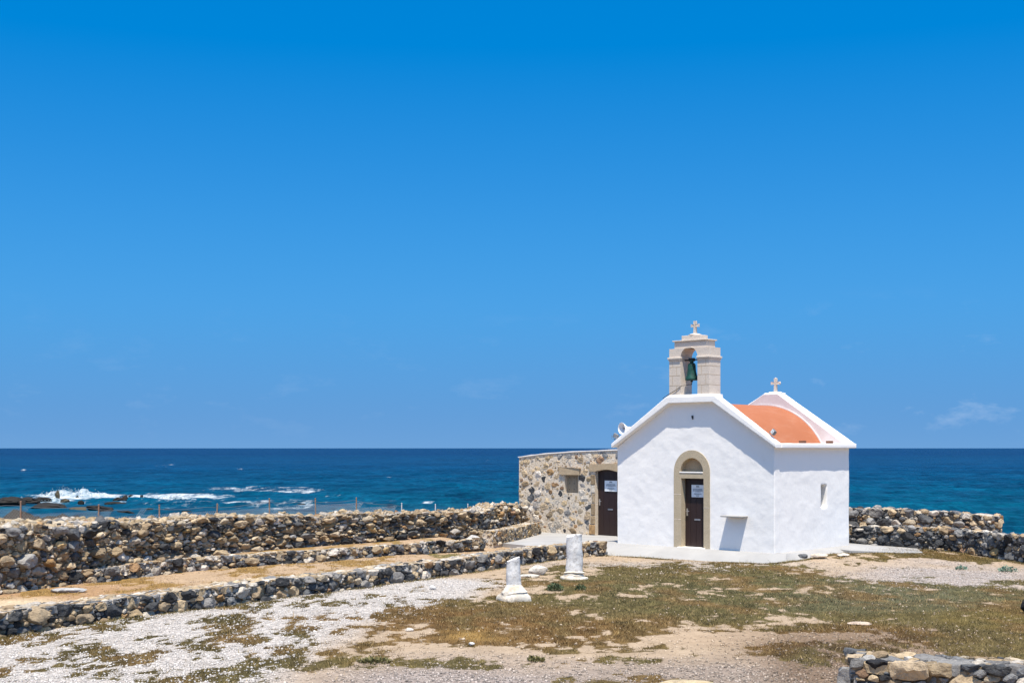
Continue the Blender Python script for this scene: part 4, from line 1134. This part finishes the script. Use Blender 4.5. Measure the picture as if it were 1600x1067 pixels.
shrub(585, 1035, .22, .05, M['weed'], 'low spreading olive weed where the white and grey gravel meet', 260)

# ------------------------------------------------------------------ wire fence beyond the tall wall
fence = empty('wire_fence', (-12, 26.1, 0))
tag(fence, 'sagging chain link fence on thin rusty and pale posts behind the tall rubble wall', 'fence')
fd = Vector((.532, .847, 0))
posts = [(-1.9,1.75),(.2,1.74),(2.3,1.72),(4.4,1.57),(6.3,1.49),(8.2,1.45),(10.2,1.52),(12.1,1.46),(13.9,1.42),(16.1,1.18),(17.9,1.08),(19.8,1.02)]
for i, (s, zt) in enumerate(posts):
    p = fd*s; b = MB(); r = .018 if i < 9 else .016
    lean = random.uniform(-.03, .03)
    b.tube([(p.x, p.y, -.6), (p.x+lean*.4, p.y, .5), (p.x+lean, p.y, zt)], r, 8); b.lathe([(0,zt-.002),(r*1.25,zt-.002),(r*1.25,zt+.02),(0,zt+.025)], 8, p.x+lean, p.y)
    b.build('post', M['rust'] if i < 9 else M['pale_post'], fence)
def ftop(s): return float(np.interp(s, [p[0] for p in posts], [p[1] for p in posts]))-.06-.05*abs(math.sin(s*1.6))
wm_ = MB(); s0, s1 = -1.9, 16.1; zlow = -.3
for sg in (1, -1):
    s = s0-2.2
    while s < s1+2.2:
        # a diagonal wire from bottom to top
        a, b_ = (s, s+1.9) if sg > 0 else (s+1.9, s)
        pts_ = []
        for k in range(13):
            t = k/12; ss = a+(b_-a)*t
            z = zlow+1.9*t
            if s0 <= ss <= s1 and z <= ftop(ss): pts_.append((fd.x*ss, fd.y*ss, z))
        if len(pts_) > 1: wm_.tube([pts_[0], pts_[-1]], .0021, 3, cap=False)
        s += .075
seg = [(fd.x*(s0+(s1-s0)*i/80), fd.y*(s0+(s1-s0)*i/80), ftop(s0+(s1-s0)*i/80)) for i in range(81)]
wm_.tube(seg, .004, 4, cap=False)
wm_.build('wire_mesh', M['wire'], fence)

# ------------------------------------------------------------------ sea
SEA = -2.0
dr_ = []; d = 52.0
while d < 60000:
    dr_.append(d); d += max(.32, d*.0042) if d < 420 else d*.02
dr_ = np.array(dr_+[60000.0]); nc = 420
tt = np.linspace(-1.15, 1.15, nc)
D, T = np.meshgrid(dr_, tt, indexing='ij')
SXc = (D*T).ravel(); SYc = D.ravel()
# warp so the rows are not ruler straight
amp = np.clip(1.2-SYc/420, 0, 1)
wv_ = np.zeros_like(SXc)
for k in range(14):
    lam = rng.uniform(2.5, 16); th_ = rng.normal(.25, .42); ph = rng.uniform(0, 6.28)
    kx, ky = math.sin(th_)*2*math.pi/lam, math.cos(th_)*2*math.pi/lam
    s_ = np.sin(kx*SXc+ky*SYc+ph+3*fbm(SXc*.03, SYc*.03, 100+k, 2))
    wv_ += (1-np.abs(s_)**1.0*1.3)*lam*.0062
SZ = SEA+wv_*amp-.05
def near_(x, y):
    c = sdist(COASTLINE, x, y)
    return c
cdist = np.full(SXc.shape, 1e4); ms = SYc < 900
cdist[ms] = sdist(COASTLINE, SXc[ms], SYc[ms])
near = np.interp(cdist, [25, 48, 75, 140, 300, 900, 4000], [1, .82, .66, .5, .32, .12, 0])
near = np.where(SXc < 0, near, np.minimum(near, .72))
foam = np.zeros_like(SXc)
ppx = 800+2000*SXc/SYc; ppy = 700+2000*(EYE-SEA)/SYc
xw = ppx+40*(fbm(SXc*.08, SYc*.08, 90, 4)-.5); yw = ppy+7*(fbm(SXc*.12, SYc*.12, 91, 4)-.5)
for cx, cy, rx, ry, a in ((60,786,110,5,.72),(120,776,90,6,1.0),(270,776,110,4,.95),(410,766,130,8,.52),(350,763,50,3,.72),(470,768,45,3,.72),(410,768,70,2.5,.66),(300,784,170,7,.40),(430,792,110,9,.45),(330,776,60,5,.6),
                          (395,787,55,3,.75),(440,797,60,7,.55),(480,786,60,4,.5),(600,783,30,2.5,.6),(666,786,14,2,.75),(240,786,130,5,.5),(310,795,110,7,.42),(45,774,25,2,.6),
                          (40,735,9,1.6,.85),(257,727,5,1.2,.85),(368,734,12,1.6,.85),(404,733,5,1,.8),(605,746,7,1.4,.85),(755,719,4,.8,.7),(405,733,4,1,.7),(585,784,40,3,.45),(520,777,40,3,.4)):
    foam = np.maximum(foam, a*np.clip(el(xw, yw, cx, cy, rx, ry)*1.4, 0, 1))
nr = len(dr_); ii = (np.arange(nr-1)[:, None]*nc+np.arange(nc-1)[None]).ravel()
sea = fast_mesh('sea', np.c_[SXc, SYc, SZ], np.c_[ii, ii+1, ii+1+nc, ii+nc], M['sea'], smooth=True, floats=dict(near=near, foam=foam))
tag(sea, kind='structure')

# breaking wave: lumpy crests of foam
def crest(pts, h, w, seed, name='breaking_wave', label=None):
    """pts px,py along the crest; a rolled ridge with spray"""
    P = [Vector((*px2w(a, b, SEA), SEA)) for a, b in pts]; n = 150; m = 16; vs = []; mb = MB()
    L = len(P)-1
    for i in range(n+1):
        t = i/n*L; k = min(int(t), L-1); p = P[k]+(P[k+1]-P[k])*(t-k)
        e = math.sin(math.pi*min(max(i/n, .001), .999))**.55
        hh = h*e*(.6+.75*mn.noise(Vector((i*.06, seed, 0)))+.30*mn.noise(Vector((i*.22, seed, 4)))); hh = max(hh, .05)
        for j in range(m+1):
            a = math.pi*j/m; q = Vector((p.x, p.y-math.cos(a)*w*(.5+.5*e), SEA-.25+math.sin(a)*(hh+.25)))
            q += mn.noise_vector(q*1.1+Vector((seed, 0, 0)))*.16*e+mn.noise_vector(q*3.3)*.10*e
            vs.append(q)
    fs = [(i*(m+1)+j, (i+1)*(m+1)+j, (i+1)*(m+1)+j+1, i*(m+1)+j+1) for i in range(n) for j in range(m)]
    mb.add(vs, fs)
    for _ in range(420):
        t = random.random()*L; k = min(int(t), L-1); p = P[k]+(P[k+1]-P[k])*(t-k); e = math.sin(math.pi*t/L)
        r = random.uniform(.015, .045)
        blob(mb, (p.x+random.gauss(0,.3), p.y+random.gauss(0,.5), SEA+h*e*(.5+random.expovariate(6))), (r*1.4, r, r), 0, src=ICO2)
    o = mb.build(name, M['foam'], None, smooth=True)
    tag(o, label, 'wave foam', None, 'stuff'); return o
crest([(56,776),(75,776),(100,775),(130,777),(155,777),(184,778)], .88, 1.3, 4, 'breaking_wave', 'tall white breaking wave over the dark rocks at the left')
crest([(165,781),(200,780),(240,780),(280,780),(312,781)], .36, .8, 9, 'breaking_wave', 'lower line of white surf right of the tall wave')
crest([(-40,790),(0,789),(25,787),(50,786),(90,785),(130,784)], .55, .9, 15, 'breaking_wave', 'white surf washing the black headland at the left edge')

# dark rocks in the surf
seat = [(89,779,.36,.36,.85,'brown'),(101,787,.8,.6,.42,'brown'),(126,789,.42,.4,.5,'black'),(120,779,.28,.3,.3,'black'),(185,784,1.1,.6,.42,'black'),(195,782,.5,.4,.55,'black'),
        (177,791,1.5,.8,.38,'black'),(203,780,.4,.4,.42,'black'),(211,781,.4,.4,.3,'black'),(221,780,.3,.3,.42,'black'),(231,800,.7,.5,.3,'black'),(146,797,1.1,.7,.4,'black'),
        (164,801,.9,.6,.5,'black'),(195,803,1.0,.6,.25,'black'),(62,786,1.3,.9,.55,'black'),(34,790,2.2,1.5,1.0,'black'),(6,792,2.6,1.6,1.0,'black'),(218,792,.9,.5,.2,'black'),(262,799,.8,.5,.2,'black'),
        (290,802,1.0,.5,.2,'black'),(296,780,.6,.4,.16,'black'),(470,789,.7,.5,.16,'black'),(118,801,1.3,.8,.45,'brown'),(72,797,2.6,1.3,.75,'black')]
desc = ['upright brown rock inside the tall breaking wave','flat brown rock below the tall breaking wave','small black rock right of the flat brown one','tiny black rock at the foot of the tall wave','long black rock under the end of the lower surf line',
        'knobby black rock atop the surf beside the long one','broadest flat black rock in the shallows','first of three little black rocks along the lower surf','second of three little black rocks along the lower surf','third of three little black rocks along the lower surf',
        'low black rock near the third fence post','black rock just seaward of the second fence post','black rock behind the second fence post','flat black rock just above the tall wall near the left','black rock at the edge of the surf left of the flat brown rock',
        'large black rock on the headland near the left edge','black rock on the headland at the left edge','low dark rock right of the broadest flat one','low dark rock left of the fourth fence post','low dark rock at the wall top before the fourth fence post',
        'thin dark rock at the right end of the lower surf','dark wet rock in the swell near the tallest posts','brown rock on the shore left of the second fence post','widest black rock on the shore between the first two posts']
for (a, b, sx, sy, szz, kind), ds in zip(seat, desc):
    rock('sea_rock', a, b, SEA, (sx*.6, sy*.6, szz*(.62 if szz < .7 or sx < .5 else .46)), (.05,.05,.05), ds, 'rock', M[kind+'_rock'], random.uniform(-.3, .3), ICO4, 'rocks in the surf', .35, .45)

# ------------------------------------------------------------------ world, sun, camera
EL = 69.0
to_sun = Vector((.03*math.cos(R(EL)), -math.cos(R(EL)), math.sin(R(EL)))).normalized()
w = bpy.data.worlds.new('World'); sc.world = w; w.use_nodes = True
t = w.node_tree; nd = t.nodes; bg = nd['Background']
sky = nd.new('ShaderNodeTexSky'); sky.sky_type = 'NISHITA'; sky.sun_disc = False
sky.sun_elevation = R(EL); sky.sun_rotation = math.pi-.03; sky.altitude = 0; sky.air_density = 1.0; sky.dust_density = .3; sky.ozone_density = 3.0
tc = nd.new('ShaderNodeTexCoord')
plain = nd.new('ShaderNodeTexSky'); plain.sky_type = 'NISHITA'; plain.sun_disc = False
for q_ in (sky, plain): q_.sun_elevation = R(EL); q_.sun_rotation = math.pi-.03; q_.dust_density = 0; q_.air_density = 1.0; q_.ozone_density = 6.0
plain.ozone_density = .5
ma = nd.new('ShaderNodeVectorMath'); ma.operation = 'MULTIPLY_ADD'; ma.inputs[1].default_value = (1, 1, 2.0); ma.inputs[2].default_value = (0, 0, .22)
no = nd.new('ShaderNodeVectorMath'); no.operation = 'NORMALIZE'
t.links.new(tc.outputs['Generated'], ma.inputs[0]); t.links.new(ma.outputs[0], no.inputs[0]); t.links.new(no.outputs[0], sky.inputs['Vector'])
gm = nd.new('ShaderNodeGamma'); gm.inputs['Gamma'].default_value = .6; t.links.new(sky.outputs['Color'], gm.inputs['Color'])
hs = nd.new('ShaderNodeHueSaturation'); hs.inputs['Hue'].default_value = .5005; hs.inputs['Saturation'].default_value = 1.62; hs.inputs['Value'].default_value = 1.0
t.links.new(gm.outputs['Color'], hs.inputs['Color'])
sz_ = nd.new('ShaderNodeSeparateXYZ'); t.links.new(tc.outputs['Generated'], sz_.inputs['Vector'])
def zramp(inp, stops):
    mr = nd.new('ShaderNodeMapRange'); mr.inputs['From Max'].default_value = .4; t.links.new(sz_.outputs['Z'], mr.inputs['Value'])
    r_ = nd.new('ShaderNodeValToRGB'); e_ = r_.color_ramp.elements; r_.color_ramp.interpolation = 'B_SPLINE'
    while len(e_) < len(stops): e_.new(.5)
    for el_, (z_, v_) in zip(e_, stops): el_.position = z_/.4; el_.color = (v_/2, v_/2, v_/2, 1)
    t.links.new(mr.outputs['Result'], r_.inputs['Fac']); m2 = nd.new('ShaderNodeMath'); m2.operation = 'MULTIPLY'; m2.inputs[1].default_value = 2; t.links.new(r_.outputs['Color'], m2.inputs[0]); t.links.new(m2.outputs[0], hs.inputs[inp])
zramp('Value', [(0, .86), (.05, 1.02), (.11, 1.30), (.20, 1.36), (.36, 1.24)])
zramp('Saturation', [(0, 1.58), (.10, 1.68), (.22, 1.74), (.36, 1.82)])
zramp('Hue', [(0, .508), (.04, .503), (.10, .495), (.20, .501), (.34, .505)])
# faint cloud puffs low over the horizon
mp = nd.new('ShaderNodeMapping'); mp.inputs['Scale'].default_value = (1, 1, 2.6); mp.inputs['Location'].default_value = (.37, .2, .1)
t.links.new(tc.outputs['Generated'], mp.inputs['Vector'])
cn = nd.new('ShaderNodeTexNoise'); cn.inputs['Scale'].default_value = 17; cn.inputs['Detail'].default_value = 7; cn.inputs['Roughness'].default_value = .62
t.links.new(mp.outputs['Vector'], cn.inputs['Vector'])
cr = nd.new('ShaderNodeValToRGB'); cr.color_ramp.elements[0].position = .57; cr.color_ramp.elements[1].position = .74
t.links.new(cn.outputs['Fac'], cr.inputs['Fac'])
sx = nd.new('ShaderNodeSeparateXYZ'); t.links.new(tc.outputs['Generated'], sx.inputs['Vector'])
zr = nd.new('ShaderNodeValToRGB'); e = zr.color_ramp.elements
e[0].position = .0; e[0].color = (0,0,0,1); e[1].position = .03; e[1].color = (1,1,1,1); q = e.new(.07); q.color = (.5,.5,.5,1); q = e.new(.12); q.color = (0,0,0,1)
t.links.new(sx.outputs['Z'], zr.inputs['Fac'])
mu = nd.new('ShaderNodeMath'); mu.operation = 'MULTIPLY'; t.links.new(cr.outputs['Color'], mu.inputs[0]); t.links.new(zr.outputs['Color'], mu.inputs[1])
mu2 = nd.new('ShaderNodeMath'); mu2.operation = 'MULTIPLY'; t.links.new(mu.outputs[0], mu2.inputs[0]); mu2.inputs[1].default_value = 1.0
xr = nd.new('ShaderNodeMapRange'); xr.interpolation_type = 'SMOOTHSTEP'; xr.inputs['From Min'].default_value = .02; xr.inputs['From Max'].default_value = .26; xr.inputs['To Min'].default_value = .12; xr.inputs['To Max'].default_value = .42
t.links.new(sx.outputs['X'], xr.inputs['Value']); t.links.new(xr.outputs['Result'], mu2.inputs[1])
mx = nd.new('ShaderNodeMix'); mx.data_type = 'RGBA'; t.links.new(mu2.outputs[0], mx.inputs[0]); t.links.new(hs.outputs['Color'], mx.inputs[6]); mx.inputs[7].default_value = (1.9, 2.4, 3.2, 1)
hr = nd.new('ShaderNodeValToRGB'); hr.color_ramp.elements[0].position = .36; hr.color_ramp.elements[1].position = .6
t.links.new(sx.outputs['Z'], hr.inputs['Fac'])
up_ = nd.new('ShaderNodeMix'); up_.data_type = 'RGBA'; t.links.new(hr.outputs['Color'], up_.inputs[0]); t.links.new(mx.outputs[2], up_.inputs[6]); t.links.new(plain.outputs['Color'], up_.inputs[7])
t.links.new(up_.outputs[2], bg.inputs['Color']); bg.inputs['Strength'].default_value = .15

sl = bpy.data.lights.new('sun', 'SUN'); sl.energy = 3.75; sl.angle = R(.5); sl.color = (1, .925, .80)
so = bpy.data.objects.new('sun', sl); COL.objects.link(so); so.rotation_euler = (-to_sun).to_track_quat('-Z', 'Y').to_euler(); so.location = (0, -20, 40)
cam = bpy.data.cameras.new('camera'); co = bpy.data.objects.new('camera', cam); COL.objects.link(co)
co.location = (0, 0, EYE); co.rotation_euler = (R(90), 0, 0)
cam.sensor_width = 36; cam.lens = 45; cam.shift_y = 166.5/1600; cam.clip_start = .1; cam.clip_end = 200000
sc.camera = co
sc.view_settings.view_transform = 'Standard'; sc.view_settings.look = 'None'; sc.view_settings.gamma = 1; sc.view_settings.exposure = .92
